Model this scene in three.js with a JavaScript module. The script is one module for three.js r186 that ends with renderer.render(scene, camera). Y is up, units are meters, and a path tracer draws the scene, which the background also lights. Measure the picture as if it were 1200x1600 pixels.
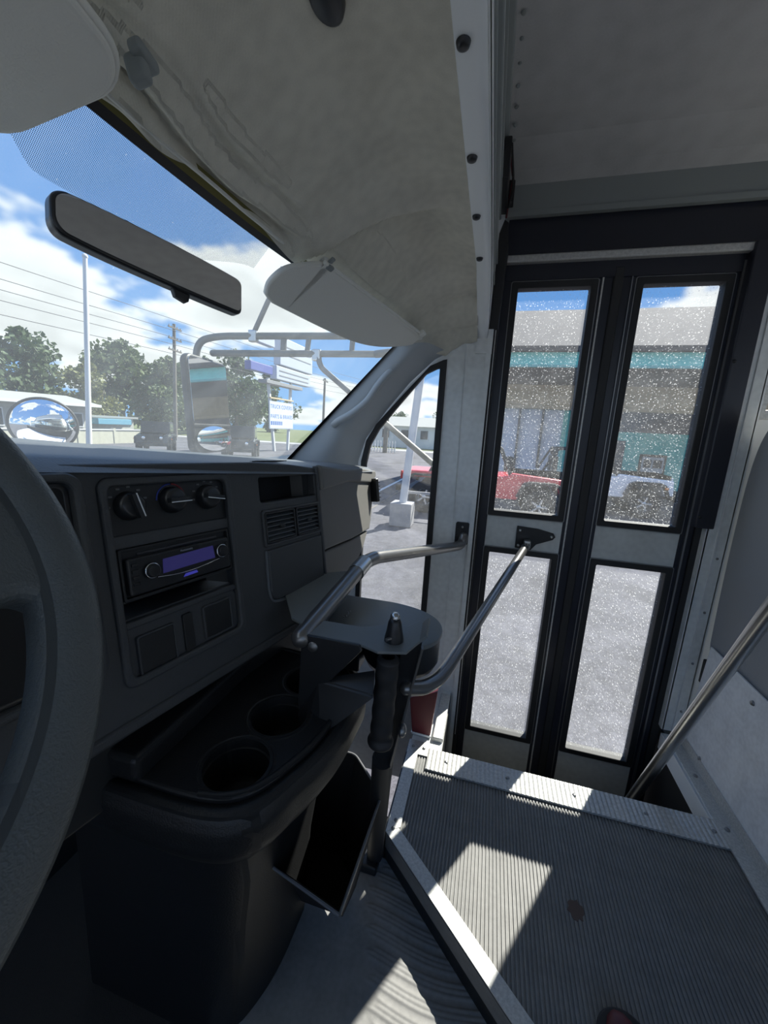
import * as THREE from 'three';
import { RoundedBoxGeometry } from 'three/addons/geometries/RoundedBoxGeometry.js';
import { mergeGeometries } from 'three/addons/utils/BufferGeometryUtils.js';
import { ImprovedNoise } from 'three/addons/math/ImprovedNoise.js';

// ------------------------------------------------------------------ camera, sky, sun, exposure
const scene = new THREE.Scene();
const renderer = new THREE.WebGLRenderer({ antialias: true });
renderer.toneMapping = THREE.LinearToneMapping;
renderer.toneMappingExposure = 1.6;
renderer.shadowMap.enabled = true;

const V = (x, y, z) => new THREE.Vector3(x, y, z);
const rad = THREE.MathUtils.degToRad;
const camera = new THREE.PerspectiveCamera(2 * Math.atan(800 / 615) * 180 / Math.PI, 0.75, 0.02, 400);
{
  const yaw = rad(14.6), pitch = rad(11.95), roll = rad(2.92);
  const f = V(Math.cos(yaw) * Math.cos(pitch), -Math.sin(pitch), -Math.sin(yaw) * Math.cos(pitch));
  const r0 = f.clone().cross(V(0, 1, 0)).normalize(), u0 = r0.clone().cross(f);
  const r = r0.clone().multiplyScalar(Math.cos(roll)).addScaledVector(u0, Math.sin(roll));
  const u = u0.clone().multiplyScalar(Math.cos(roll)).addScaledVector(r0, -Math.sin(roll));
  camera.position.set(0, 1.1, 0);
  camera.quaternion.setFromRotationMatrix(new THREE.Matrix4().makeBasis(r, u, f.clone().negate()));
}

const noise = new ImprovedNoise();
function fbm(x, y, z, oct, gain = 0.5) {
  let a = 0, w = 1, n = 0;
  for (let i = 0; i < oct; i++) { a += w * noise.noise(x, y, z); n += w; w *= gain; x = x * 2.03 + 7.1; y = y * 2.03 + 3.7; z = z * 2.03 + 1.9; }
  return a / n;
}
function rng(seed) { let s = seed >>> 0; return () => { s = (s + 0x6d2b79f5) | 0; let t = Math.imul(s ^ (s >>> 15), 1 | s); t = (t + Math.imul(t ^ (t >>> 7), 61 | t)) ^ t; return ((t ^ (t >>> 14)) >>> 0) / 4294967296; }; }
const sstep = THREE.MathUtils.smoothstep, lerp = THREE.MathUtils.lerp, clamp = THREE.MathUtils.clamp;

const SUN = V(1, 1.227, 0.56).normalize();
{
  const W = 1536, H = 768, data = new Float32Array(W * H * 4);
  for (let j = 0; j < H; j++) {
    const el = ((j + 0.5) / H - 0.5) * Math.PI, y = Math.sin(el), c = Math.cos(el);
    for (let i = 0; i < W; i++) {
      const az = ((i + 0.5) / W - 0.5) * 2 * Math.PI, x = Math.cos(az) * c, z = Math.sin(az) * c;
      const h = Math.max(y, 0), k = Math.pow(1 - h, 3.2);
      let r = lerp(0.085, 0.25, k), g = lerp(0.26, 0.50, k), b = lerp(0.66, 0.88, k);
      if (y > -0.02) {
        const p = 1 / (h + 0.22), px = x * p * 1.15, pz = z * p * 1.15;
        const f = fbm(px + 11.3, 2.7, pz + 4.1, 6, 0.52), big = noise.noise(px * 0.45 + 3, 0.5, pz * 0.45);
        const d = f + 0.25 * big + lerp(0.15, -0.10, sstep(h, 0.20, 0.36)) + 0.14 * sstep(h, 0.44, 0.62);
        const m = sstep(d, 0.10, 0.19), thick = sstep(d, 0.14, 0.44);
        const lit = 0.98 - 0.30 * thick * (0.6 + 0.4 * sstep(fbm(px * 2 + 5, 9.1, pz * 2, 3), -0.2, 0.3));
        r = lerp(r, lit * 0.97, m); g = lerp(g, lit * 0.985, m); b = lerp(b, lit, m);
      }
      const o = (j * W + i) * 4; data[o] = r; data[o + 1] = g; data[o + 2] = b; data[o + 3] = 1;
    }
  }
  const sky = new THREE.DataTexture(data, W, H, THREE.RGBAFormat, THREE.FloatType);
  sky.mapping = THREE.EquirectangularReflectionMapping; sky.magFilter = THREE.LinearFilter; sky.needsUpdate = true;
  scene.background = sky; scene.environment = sky;
  scene.backgroundIntensity = 0.74; scene.environmentIntensity = 0.74;
}
const sun = new THREE.DirectionalLight(new THREE.Color(1, 0.95, 0.87), 8);
sun.name = 'sun'; sun.position.copy(SUN).multiplyScalar(40); sun.castShadow = true;
sun.shadow.mapSize.set(4096, 4096);
Object.assign(sun.shadow.camera, { left: -24, right: 24, top: 24, bottom: -24, near: 1, far: 90 });
scene.add(sun, sun.target);

// ------------------------------------------------------------------ helpers
const taken = new Map();
function numbered(name) { const n = taken.get(name) ?? 0; taken.set(name, n + 1); return n ? name + '_' + String(n).padStart(3, '0') : name; }
function uvBox(g) {            // uv in metres from the dominant axis of the normal
  const p = g.attributes.position, n = g.attributes.normal, uv = new Float32Array(p.count * 2);
  for (let i = 0; i < p.count; i++) {
    const a = Math.abs(n.getX(i)), b = Math.abs(n.getY(i)), c = Math.abs(n.getZ(i));
    if (a >= b && a >= c) { uv[2 * i] = p.getZ(i); uv[2 * i + 1] = p.getY(i); } else if (b >= c) { uv[2 * i] = p.getX(i); uv[2 * i + 1] = p.getZ(i); } else { uv[2 * i] = p.getX(i); uv[2 * i + 1] = p.getY(i); }
  }
  g.setAttribute('uv', new THREE.BufferAttribute(uv, 2)); return g;
}
const plain = (g) => { g = g.index ? g.toNonIndexed() : g; for (const k of Object.keys(g.attributes)) if (!['position', 'normal', 'uv'].includes(k)) g.deleteAttribute(k); if (!g.attributes.normal) g.computeVertexNormals(); return uvBox(g); };
function merge(list) { const l = [].concat(list).map(plain); return l.length === 1 ? l[0] : mergeGeometries(l); }
function mesh(name, geos, mat, parent = scene, keepUv = false) {
  const g = keepUv ? [].concat(geos)[0] : merge(geos);
  const m = new THREE.Mesh(g, mat);
  m.name = parent === scene ? numbered(name) : name; m.castShadow = m.receiveShadow = true; parent.add(m); return m;
}
function tag(o, label, category, group) { o.userData.label = label; o.userData.category = category; if (group) o.userData.group = group; return o; }
function thing(name, label, category, pos = [0, 0, 0], group) { const o = new THREE.Group(); o.name = numbered(name); scene.add(o); o.position.set(...pos); return tag(o, label, category, group); }
function struct(name, geos, mat, parent = scene, keepUv = false) { const m = mesh(name, geos, mat, parent, keepUv); if (parent === scene) m.userData.kind = 'structure'; return m; }
function structGroup(name) { const o = new THREE.Group(); o.name = numbered(name); o.userData.kind = 'structure'; scene.add(o); return o; }
const bx = (w, h, d, x = 0, y = 0, z = 0, r = 0) => { const k = Math.min(r, w / 2.05, h / 2.05, d / 2.05); const g = k > 0 ? new RoundedBoxGeometry(w, h, d, 2, k) : new THREE.BoxGeometry(w, h, d); return g.translate(x, y, z); };
const span = (x0, x1, y0, y1, z0, z1, r = 0) => bx(x1 - x0, y1 - y0, z1 - z0, (x0 + x1) / 2, (y0 + y1) / 2, (z0 + z1) / 2, r);
function bar(a, b, r, seg = 14) { const d = b.clone().sub(a), g = new THREE.CylinderGeometry(r, r, d.length(), seg); g.applyQuaternion(new THREE.Quaternion().setFromUnitVectors(V(0, 1, 0), d.clone().normalize())); return g.translate((a.x + b.x) / 2, (a.y + b.y) / 2, (a.z + b.z) / 2); }
function beam(a, b, w, h, up = V(0, 1, 0)) { const d = b.clone().sub(a), L = d.length(), z = d.normalize(), x = up.clone().cross(z).normalize(), y = z.clone().cross(x); const g = new THREE.BoxGeometry(w, h, L); g.applyMatrix4(new THREE.Matrix4().makeBasis(x, y, z)); return g.translate((a.x + b.x) / 2, (a.y + b.y) / 2, (a.z + b.z) / 2); }
function pipe(pts, r, bend = 0.05, seg = 60, rs = 14) {   // straight runs with rounded bends
  const path = new THREE.CurvePath(); let last = pts[0].clone();
  for (let i = 1; i < pts.length - 1; i++) {
    const a = pts[i].clone().add(pts[i - 1].clone().sub(pts[i]).setLength(Math.min(bend, pts[i].distanceTo(pts[i - 1]) * 0.45))), b = pts[i].clone().add(pts[i + 1].clone().sub(pts[i]).setLength(Math.min(bend, pts[i].distanceTo(pts[i + 1]) * 0.45)));
    path.add(new THREE.LineCurve3(last, a)); path.add(new THREE.QuadraticBezierCurve3(a, pts[i], b)); last = b;
  }
  path.add(new THREE.LineCurve3(last, pts[pts.length - 1]));
  const g = [new THREE.TubeGeometry(path, seg, r, rs, false)];
  for (const e of [pts[0], pts[pts.length - 1]]) g.push(new THREE.SphereGeometry(r, 12, 8).translate(e.x, e.y, e.z));
  return merge(g);
}
function shape(pts, holes = []) { const s = new THREE.Shape(pts.map((p) => new THREE.Vector2(...p))); for (const h of holes) s.holes.push(h.isPath || h.isCurvePath ? h : new THREE.Path(h.map((p) => new THREE.Vector2(...p)))); return s; }
function rrect(x0, x1, y0, y1, r, P = THREE.Shape) { const s = new P(); r = Math.min(r, (x1 - x0) / 2, (y1 - y0) / 2); s.moveTo(x0 + r, y0); s.lineTo(x1 - r, y0); s.absarc(x1 - r, y0 + r, r, -Math.PI / 2, 0); s.lineTo(x1, y1 - r); s.absarc(x1 - r, y1 - r, r, 0, Math.PI / 2); s.lineTo(x0 + r, y1); s.absarc(x0 + r, y1 - r, r, Math.PI / 2, Math.PI); s.lineTo(x0, y0 + r); s.absarc(x0 + r, y0 + r, r, Math.PI, 1.5 * Math.PI); return s; }
const rhole = (x0, x1, y0, y1, r) => rrect(x0, x1, y0, y1, r, THREE.Path);
const ext = (s, depth, bevel = 0, seg = 2, curve = 10) => new THREE.ExtrudeGeometry(s, { depth: depth - 2 * bevel, bevelEnabled: bevel > 0, bevelSize: bevel, bevelThickness: bevel, bevelOffset: -bevel, bevelSegments: seg, curveSegments: curve }).translate(0, 0, bevel);
// (z, y) outlines pushed along +X from x0; (x, z) outlines pushed up from y0
const zy = (s, x0, depth, bevel = 0) => ext(s, depth, bevel).applyMatrix4(new THREE.Matrix4().makeBasis(V(0, 0, 1), V(0, 1, 0), V(-1, 0, 0))).translate(x0 + depth, 0, 0);
const xz = (s, y0, depth, bevel = 0, curve = 16) => ext(s, depth, bevel, 2, curve).applyMatrix4(new THREE.Matrix4().makeBasis(V(1, 0, 0), V(0, 0, 1), V(0, -1, 0))).translate(0, y0 + depth, 0);
function grid(nu, nv, fn) {     // smooth sheet from fn(u, v) -> Vector3
  const p = [], idx = [];
  for (let j = 0; j <= nv; j++) for (let i = 0; i <= nu; i++) p.push(...fn(i / nu, j / nv).toArray());
  for (let j = 0; j < nv; j++) for (let i = 0; i < nu; i++) { const a = j * (nu + 1) + i, b = a + 1, c = a + nu + 1, d = c + 1; idx.push(a, b, d, a, d, c); }
  const g = new THREE.BufferGeometry(); g.setAttribute('position', new THREE.Float32BufferAttribute(p, 3)); g.setIndex(idx); g.computeVertexNormals(); return g;
}
const lathe = (pts, seg = 32) => new THREE.LatheGeometry(pts.map((p) => new THREE.Vector2(...p)), seg);
function interp(table, x) { if (x <= table[0][0]) return table[0][1]; for (let i = 1; i < table.length; i++) if (x <= table[i][0]) { const t = (x - table[i - 1][0]) / (table[i][0] - table[i - 1][0]), s = t * t * (3 - 2 * t); return lerp(table[i - 1][1], table[i][1], s); } return table[table.length - 1][1]; }

// ------------------------------------------------------------------ textures and materials
function tex(n, fn, srgb = false, w = n) {   // fn(x, y) -> [r, g, b] 0..1
  const d = new Uint8Array(w * n * 4);
  for (let y = 0; y < n; y++) for (let x = 0; x < w; x++) { const c = fn(x / w, y / n, x, y), o = (y * w + x) * 4; for (let k = 0; k < 3; k++) d[o + k] = clamp(Math.round((Array.isArray(c) ? c[k] : c) * 255), 0, 255); d[o + 3] = 255; }
  const t = new THREE.DataTexture(d, w, n); t.wrapS = t.wrapT = THREE.RepeatWrapping; t.magFilter = THREE.LinearFilter; t.minFilter = THREE.LinearMipmapLinearFilter; if (srgb) t.colorSpace = THREE.SRGBColorSpace; t.needsUpdate = true; return t;
}
const rep = (t, u, v = u) => { const c = t.clone(); c.repeat.set(u, v); c.needsUpdate = true; return c; };
const hash2 = (i, j, s) => { let h = Math.imul(i + 101 * s, 374761393) ^ Math.imul(j + 57, 668265263); h = Math.imul(h ^ (h >>> 13), 1274126177); return ((h ^ (h >>> 16)) >>> 0) / 4294967296; };
const tileN = (x, y, f, s = 0) => { // periodic gradient noise, f cells per tile
  const px = x * f, py = y * f, i = Math.floor(px), j = Math.floor(py), fx = px - i, fy = py - j, m = (a) => ((a % f) + f) % f;
  const gr = (a, b, dx, dy) => { const t = hash2(m(a), m(b), s) * 6.28318; return Math.cos(t) * dx + Math.sin(t) * dy; };
  const q = fx * fx * fx * (fx * (fx * 6 - 15) + 10), w = fy * fy * fy * (fy * (fy * 6 - 15) + 10);
  return 1.5 * lerp(lerp(gr(i, j, fx, fy), gr(i + 1, j, fx - 1, fy), q), lerp(gr(i, j + 1, fx, fy - 1), gr(i + 1, j + 1, fx - 1, fy - 1), q), w);
};
const R0 = rng(5);
const grainT = tex(256, (x, y) => 0.5 + 0.28 * tileN(x, y, 40) + 0.22 * tileN(x, y, 85, 3));           // pebbled plastic
const fabricT = tex(128, (x, y) => 0.5 + 0.25 * Math.sin(x * 2 * Math.PI * 32) * Math.sin(y * 2 * Math.PI * 32) + 0.3 * (R0() - 0.5));
const mottleT = tex(512, (x, y) => { const m = 0.93 + 0.07 * tileN(x, y, 6, 1) + 0.07 * tileN(x, y, 26, 2) + 0.06 * (R0() - 0.5); return [m, m, m]; });
const asphaltT = tex(1024, (x, y) => { const m = 0.74 + 0.10 * tileN(x, y, 5, 1) + 0.08 * tileN(x, y, 40, 2) + 0.08 * tileN(x, y, 160, 3) + 0.22 * (R0() - 0.5); const s = 1 - 0.12 * sstep(tileN(x, y, 4, 8), 0.2, 0.3); return [m * s, m * s, m * s * 1.02]; }, true);
const zincT = tex(512, (x, y) => { const m = 0.86 + 0.14 * tileN(x, y, 30, 4) + 0.10 * tileN(x, y, 70, 9); return [m, m, m * 0.995]; });
const rubT = tex(512, (x, y) => { const m = 0.86 + 0.09 * tileN(x, y, 8, 4) + 0.08 * tileN(x, y, 34, 2) + 0.12 * (R0() - 0.5); return [m, m, m]; });
function speckle(n, count, base, haze, seed, lo, hi) {   // roughness: clear glass with dried water spots and dust
  const a = new Float32Array(n * n).fill(base), r = rng(seed);
  for (let y = 0; y < n; y++) for (let x = 0; x < n; x++) a[y * n + x] += haze * clamp(0.5 + tileN(x / n, y / n, 7, seed) + 0.5 * tileN(x / n, y / n, 24, seed + 2), 0, 1.3);
  for (let k = 0; k < count; k++) {
    const cx = r() * n, cy = r() * n, s = lo + (hi - lo) * Math.pow(r(), 3), v = 0.35 + 0.5 * r(), q = Math.ceil(s + 1);
    for (let j = -q; j <= q; j++) for (let i = -q; i <= q; i++) { const d = Math.hypot(i, j) / s; if (d < 1) { const x = ((cx + i) | 0 + n) % n, y = ((cy + j) | 0 + n) % n, o = ((Math.floor(cy + j) % n + n) % n) * n + ((Math.floor(cx + i) % n + n) % n); a[o] = Math.max(a[o], v * (1 - d * d * 0.6)); } }
  }
  return tex(n, (x, y, i, j) => { const v = a[j * n + i]; return [v, v, v]; });
}
const doorDirtT = speckle(1024, 6500, 0.14, 0.03, 3, 0.8, 4.2);
const sideDirtT = speckle(512, 300, 0.13, 0.04, 21, 0.6, 1.6);
const shieldDirtT = speckle(1024, 900, 0.30, 0.05, 8, 0.6, 1.6);

const M = {};
function std(color, roughness, o = {}) { const m = new THREE.MeshStandardMaterial({ roughness, ...o }); if (Array.isArray(color)) m.color.setRGB(...color); else m.color.set(color); return m; }
function phys(color, roughness, o = {}) { const m = new THREE.MeshPhysicalMaterial({ roughness, ...o }); if (Array.isArray(color)) m.color.setRGB(...color); else m.color.set(color); return m; }
const grainB = rep(grainT, 9), fabricB = rep(fabricT, 7), fineMap = rep(mottleT, 2.2);
M.dash = std([0.058, 0.061, 0.064], 0.55, { bumpMap: grainB, bumpScale: 0.0004 });
M.dashTop = std([0.12, 0.13, 0.14], 0.42, { bumpMap: grainB, bumpScale: 0.0004 });
M.dashGrey = std([0.14, 0.136, 0.126], 0.6, { bumpMap: grainB, bumpScale: 0.0004 });
M.black = std([0.016, 0.017, 0.018], 0.45, { bumpMap: grainB, bumpScale: 0.0002 });
M.satin = std([0.02, 0.021, 0.023], 0.32);
M.navy = std([0.017, 0.019, 0.030], 0.34);
M.deep = std([0.008, 0.008, 0.009], 0.7);
M.cover = std([0.011, 0.0115, 0.0125], 0.5, { bumpMap: grainB, bumpScale: 0.0005 });
M.rubber = std([0.02, 0.02, 0.021], 0.6);
M.steelBlack = std([0.165, 0.175, 0.172], 0.38, { bumpMap: rep(mottleT, 6), bumpScale: 0.0004 });
M.head = std([0.69, 0.66, 0.56], 0.95, { bumpMap: fabricB, bumpScale: 0.0006, map: fineMap });
M.visor = std([0.76, 0.75, 0.69], 0.9, { bumpMap: grainB, bumpScale: 0.0004 });
M.pillar = std([0.42, 0.45, 0.47], 0.55, { bumpMap: grainB, bumpScale: 0.0003 });
M.post = std([0.78, 0.80, 0.79], 0.42, { map: fineMap });
M.doorGrey = std([0.66, 0.68, 0.66], 0.45, { map: fineMap });
M.ceil = std([0.50, 0.495, 0.49], 0.75, { map: rep(mottleT, 0.9) });
M.ceilGreen = std([0.26, 0.28, 0.275], 0.7);
M.white = std([0.86, 0.88, 0.88], 0.45);
M.alu = std([0.62, 0.615, 0.59], 0.42, { metalness: 0.3, map: rep(zincT, 4) });
M.zinc = std([0.66, 0.66, 0.64], 0.5, { metalness: 0.25, map: rep(zincT, 5), bumpMap: rep(zincT, 5), bumpScale: 0.0002 });
M.steel = std([0.62, 0.62, 0.61], 0.28, { metalness: 1 });
M.chrome = std([0.80, 0.81, 0.83], 0.08, { metalness: 1 });
M.mirror = std([0.62, 0.63, 0.64], 0.015, { metalness: 1 });
M.mirrorOut = std([0.93, 0.94, 0.95], 0.02, { metalness: 1 });
M.screw = std([0.30, 0.30, 0.30], 0.4, { metalness: 0.9 });
M.floor = std([0.245, 0.24, 0.23], 0.62, { map: rep(rubT, 2.4), bumpMap: rep(rubT, 5), bumpScale: 0.0004 });
M.aftFloor = std([0.60, 0.60, 0.58], 0.6, { map: rep(rubT, 2.4) });
M.wallAft = std([0.84, 0.84, 0.82], 0.6);
M.carpet = std([0.022, 0.021, 0.02], 0.95, { bumpMap: rep(fabricT, 12), bumpScale: 0.002 });
M.mat = std([0.26, 0.255, 0.245], 0.66, { map: rep(rubT, 2.9), bumpMap: rep(rubT, 7), bumpScale: 0.0004 });
M.seat = std([0.34, 0.35, 0.36], 0.75, { bumpMap: rep(fabricT, 5), bumpScale: 0.0006 });
M.silver = std([0.90, 0.92, 0.94], 0.5, { map: rep(mottleT, 3), bumpMap: rep(grainT, 5), bumpScale: 0.0004 });
M.maroon = std([0.115, 0.014, 0.022], 0.45);
M.glass = phys([0.97, 0.985, 0.98], 0.03, { transmission: 1, thickness: 0, ior: 1.45 });
M.doorGlass = phys([0.93, 0.95, 0.95], 1, { transmission: 1, thickness: 0, ior: 1.45, roughnessMap: rep(doorDirtT, 2.6) });
M.shield = phys([0.90, 0.96, 0.94], 1, { transmission: 1, thickness: 0, ior: 1.45, roughnessMap: rep(shieldDirtT, 1.6) });
M.sideGlass = phys([0.95, 0.97, 0.97], 1, { transmission: 1, thickness: 0, ior: 1.45, roughnessMap: rep(sideDirtT, 3) });
M.frit = std([0.006, 0.0065, 0.009], 0.35);
M.foam = std([0.16, 0.14, 0.04], 0.9);
// outside
M.asphalt = std([0.155, 0.155, 0.175], 0.9, { map: rep(asphaltT, 0.22) });
M.concrete = std([0.30, 0.30, 0.31], 0.9, { map: rep(mottleT, 1) });
M.teal = std([0.16, 0.74, 0.66], 0.7, { map: rep(mottleT, 0.6) });
M.tealDark = std([0.12, 0.50, 0.48], 0.75, { map: rep(mottleT, 0.6) });
M.shingle = std([0.075, 0.072, 0.08], 0.95, { map: rep(mottleT, 1.3) });
M.soffit = std([0.16, 0.15, 0.16], 0.9);
M.tan = std([0.74, 0.58, 0.36], 0.8, { map: rep(mottleT, 0.8) });
M.bay = std([0.86, 0.87, 0.98], 0.8);
M.stucco = std([0.42, 0.42, 0.38], 0.9, { map: rep(mottleT, 0.7) });
M.roofLight = std([0.27, 0.28, 0.27], 0.85);
M.cream = std([0.50, 0.49, 0.40], 0.85, { map: rep(mottleT, 0.7) });
M.darkGlass = std([0.03, 0.04, 0.05], 0.12);
M.bluePaint = std([0.10, 0.30, 0.42], 0.6);
M.poleWhite = std([0.62, 0.63, 0.64], 0.5);
M.wood = std([0.16, 0.14, 0.12], 0.9, { map: rep(mottleT, 1.5) });
M.wire = std([0.06, 0.06, 0.065], 0.7);
M.bark = std([0.11, 0.09, 0.07], 0.95);
M.leafA = phys([0.060, 0.105, 0.034], 0.85, { transmission: 0.3, thickness: 0 });
M.leafB = phys([0.085, 0.125, 0.040], 0.85, { transmission: 0.3, thickness: 0 });
M.leafC = phys([0.16, 0.17, 0.04], 0.85, { transmission: 0.3, thickness: 0 });
M.redPaint = phys([0.72, 0.035, 0.055], 0.3, { clearcoat: 0.8, clearcoatRoughness: 0.1 });
M.whitePaint = phys([0.82, 0.83, 0.88], 0.3, { clearcoat: 0.8, clearcoatRoughness: 0.1 });
M.darkPaint = phys([0.018, 0.02, 0.022], 0.3, { clearcoat: 0.8, clearcoatRoughness: 0.1 });
M.tyre = std([0.018, 0.018, 0.019], 0.85);
M.rim = std([0.50, 0.50, 0.51], 0.35, { metalness: 0.8 });
M.amber = std([0.70, 0.20, 0.02], 0.35);
M.tailRed = std([0.45, 0.02, 0.02], 0.3);

// ================================================================== THE BUS SHELL
const DX = 1.60;                       // plane of the entry door glass
// raised platform with a ribbed rubber covering
{
  const f = structGroup('floor');
  const out = [[0.874, -0.175], [1.54, -0.175], [1.54, -0.06], [1.19, -0.06], [1.19, 0.75], [1.60, 0.75], [1.60, 6], [-0.75, 6], [-0.75, 0.9], [-0.056, 0.9]];
  mesh('platform', xz(shape(out), -0.05, 0.046), M.floor, f);
  // ribs run across the bus, clipped by the slanting front-left edge
  const pitch = 0.0092, g = [];
  for (let z = -0.168; z < 1.4; z += pitch) {
    const xl = Math.max(0.874 - 0.865 * (z + 0.175) + 0.012, -0.72), xr = z < -0.062 ? 1.20 : 1.19, w = pitch * 0.68;
    if (xl < xr) { const s = shape([[-w / 2, -0.004], [w / 2, -0.004], [w / 2 * 0.72, -0.0008], [-w / 2 * 0.72, -0.0008]]); const e = new THREE.ExtrudeGeometry(s, { depth: xr - xl, bevelEnabled: false }); e.applyMatrix4(new THREE.Matrix4().makeBasis(V(0, 0, -1), V(0, 1, 0), V(1, 0, 0))); e.translate(xl, 0, z); g.push(e); }
  }
  const ribs = mesh('rib', g, M.floor, f); ribs.userData.kind = 'stuff';
  // the darker stain on the ribs
  mesh('aft_covering', span(-0.74, 1.58, -0.004, 0, 1.405, 5.95), M.aftFloor, f);
}
// the lower cab floor and its moulded mat
struct('floor_cab', span(-0.75, 1.0, -0.14, -0.096, -1.0, 1.0), M.carpet);
{
  const nx = 330, nz = 300, x0 = 0.36, x1 = 0.93, z0 = -0.42, z1 = 0.42;
  const g = grid(nx, nz, (u, v) => {
    const x = lerp(x0, x1, u), z = lerp(z0, z1, v);
    const wav = 0.012 * Math.sin((z + 0.1) * 16) - 0.03 * z, s = x + wav, left = -0.19 + 0.06 * clamp((0.76 - x) / 0.18, 0, 1);
    const on = sstep(z, left + 0.012 * Math.sin(s * 150), left + 0.02 + 0.012 * Math.sin(s * 150));
    const fine = Math.pow(0.5 + 0.5 * Math.cos(s * 2 * Math.PI / 0.0095), 0.6), big = Math.pow(0.5 + 0.5 * Math.cos(s * 2 * Math.PI / 0.038), 8);
    const fl = -0.0955 + on * (0.0012 * fine - 0.0022 * big + 0.0016);
    return V(x, fl + 0.0025, z);
  });
  struct('floor_mat', g, M.mat);
}
// metal edging of the platform
{
  const edge = structGroup('trim_1');
  const A = V(0.874, 0, -0.175), B = V(0.20, 0, 0.604), d = B.clone().sub(A).normalize(), n = V(-d.z, 0, d.x).multiplyScalar(-1);
  const inn = V(d.z, 0, -d.x); if (inn.x < 0) inn.negate();
  const w = 0.033;
  const P = (p) => [p.x, p.z];
  mesh('slant_edge', xz(shape([P(A), P(B), P(B.clone().addScaledVector(inn, w)), [0.894, -0.142]]), 0, 0.003), M.zinc, edge);
  mesh('slant_riser', beam(V(A.x, -0.046, A.z).addScaledVector(inn, 0.004), V(B.x, -0.046, B.z).addScaledVector(inn, 0.004), 0.006, 0.09), M.black, edge);
  mesh('front_edge', xz(shape([[0.874, -0.176], [1.20, -0.176], [1.20, -0.139], [0.897, -0.139]]), 0.0008, 0.003), M.zinc, edge);
  mesh('front_riser', span(0.874, 1.20, -0.095, 0.0, -0.181, -0.176), M.black, edge);
  mesh('cross_plate', span(1.165, 1.225, 0.0005, 0.004, -0.178, -0.098), M.alu, edge);
  for (const [x, z] of [[0.888, -0.158], [0.913, -0.156], [1.195, -0.16], [1.195, -0.122], [0.46, 0.315]]) mesh('screw', lathe([[0, 0.006], [0.0032, 0.0055], [0.0052, 0.003], [0.0056, 0]], 12).translate(x, 0.003, z), M.screw, edge);
  tag(edge, 'zinc metal edging around the front corner of the ribbed floor', 'trim');
}
{ // ribbed aluminium step nosing
  const st = structGroup('trim_2');
  const z0 = -0.105, z1 = 0.80, n = 66, pts = [];
  for (let i = 0; i <= n * 8; i++) { const t = i / 8; pts.push([lerp(z0, z1, i / (n * 8)), 0.0052 + 0.0024 * Math.abs(Math.sin(Math.PI * t))]); }
  pts.push([z1, 0.0005], [z0, 0.0005]);
  mesh('nosing', new THREE.ExtrudeGeometry(shape(pts), { depth: 0.088, bevelEnabled: false }).applyMatrix4(new THREE.Matrix4().makeBasis(V(0, 0, 1), V(0, 1, 0), V(-1, 0, 0))).translate(1.2, 0, 0), M.alu, st);
  mesh('lip', span(1.196, 1.201, -0.03, 0.006, z0, 0.75), M.alu, st);
  for (const z of [-0.04, 0.16, 0.36, 0.56, 0.735, 0.785]) mesh('screw', lathe([[0, 0.005], [0.004, 0.0045], [0.0062, 0.002], [0.0066, 0]], 12).translate(1.158, 0.006, z), M.screw, st);
}
// step well
struct('step_well', [span(1.19, 1.64, -0.44, -0.42, -0.06, 0.76), span(1.19, 1.20, -0.42, -0.004, -0.06, 0.75), span(1.20, 1.60, -0.52, -0.004, -0.072, -0.06), span(1.20, 1.60, -0.52, 0.0, 0.75, 0.76)], M.black);
{ // curb angle beside the step well
  const t = structGroup('trim_3');
  mesh('curb', [span(1.20, 1.56, 0.0, 0.006, 0.745, 0.79), span(1.20, 1.56, -0.06, 0.006, 0.742, 0.748)], M.white, t);
  mesh('foot_angle', [span(0.30, 1.53, 0.006, 0.011, 0.752, 0.80), span(0.30, 1.53, 0.006, 0.05, 0.790, 0.794)], M.zinc, t);
  for (const x of [0.95, 1.17, 1.36]) mesh('bolt', lathe([[0, 0.006], [0.005, 0.005], [0.007, 0.002], [0.007, 0]], 10).translate(x, 0.011, 0.772), M.screw, t);
}
// right wall ahead of the door, with the quarter window opening
const QW = [[-0.198, 1.351], [-0.21, 1.349], [-0.256, 1.328], [-0.36, 1.211], [-0.446, 1.11], [-0.483, 1.045], [-0.501, 0.962], [-0.504, 0.526], [-0.505, 0.17], [-0.49, 0.13], [-0.215, 0.12], [-0.203, 0.14]];
const WXF = 1.54;
{
  const out = [[-1.05, -0.5], [-0.035, -0.5], [-0.035, 1.90], [-0.09, 1.90], [-0.09, 1.56], [-0.22, 1.47], [-0.385, 1.40], [-0.78, 0.98], [-1.05, 0.93]];
  const w = structGroup('wall_right');
  mesh('panel', zy(shape(out, [QW]), WXF, 0.05), M.post, w);
  mesh('pressed_rib', [beam(V(WXF - 0.001, 1.46, -0.131), V(WXF - 0.001, -0.02, -0.105), 0.004, 0.006, V(1, 0, 0))], M.post, w);
  mesh('jamb_flange', span(WXF - 0.012, WXF + 0.05, -0.5, 1.86, -0.052, -0.035), M.post, w);
  mesh('base_plate', span(1.20, WXF, -0.004, 0.002, -0.172, -0.062), M.post, w);
  mesh('base_cap', [span(1.24, 1.50, 0.002, 0.02, -0.10, -0.062, 0.004)], M.alu, w);
}
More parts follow.
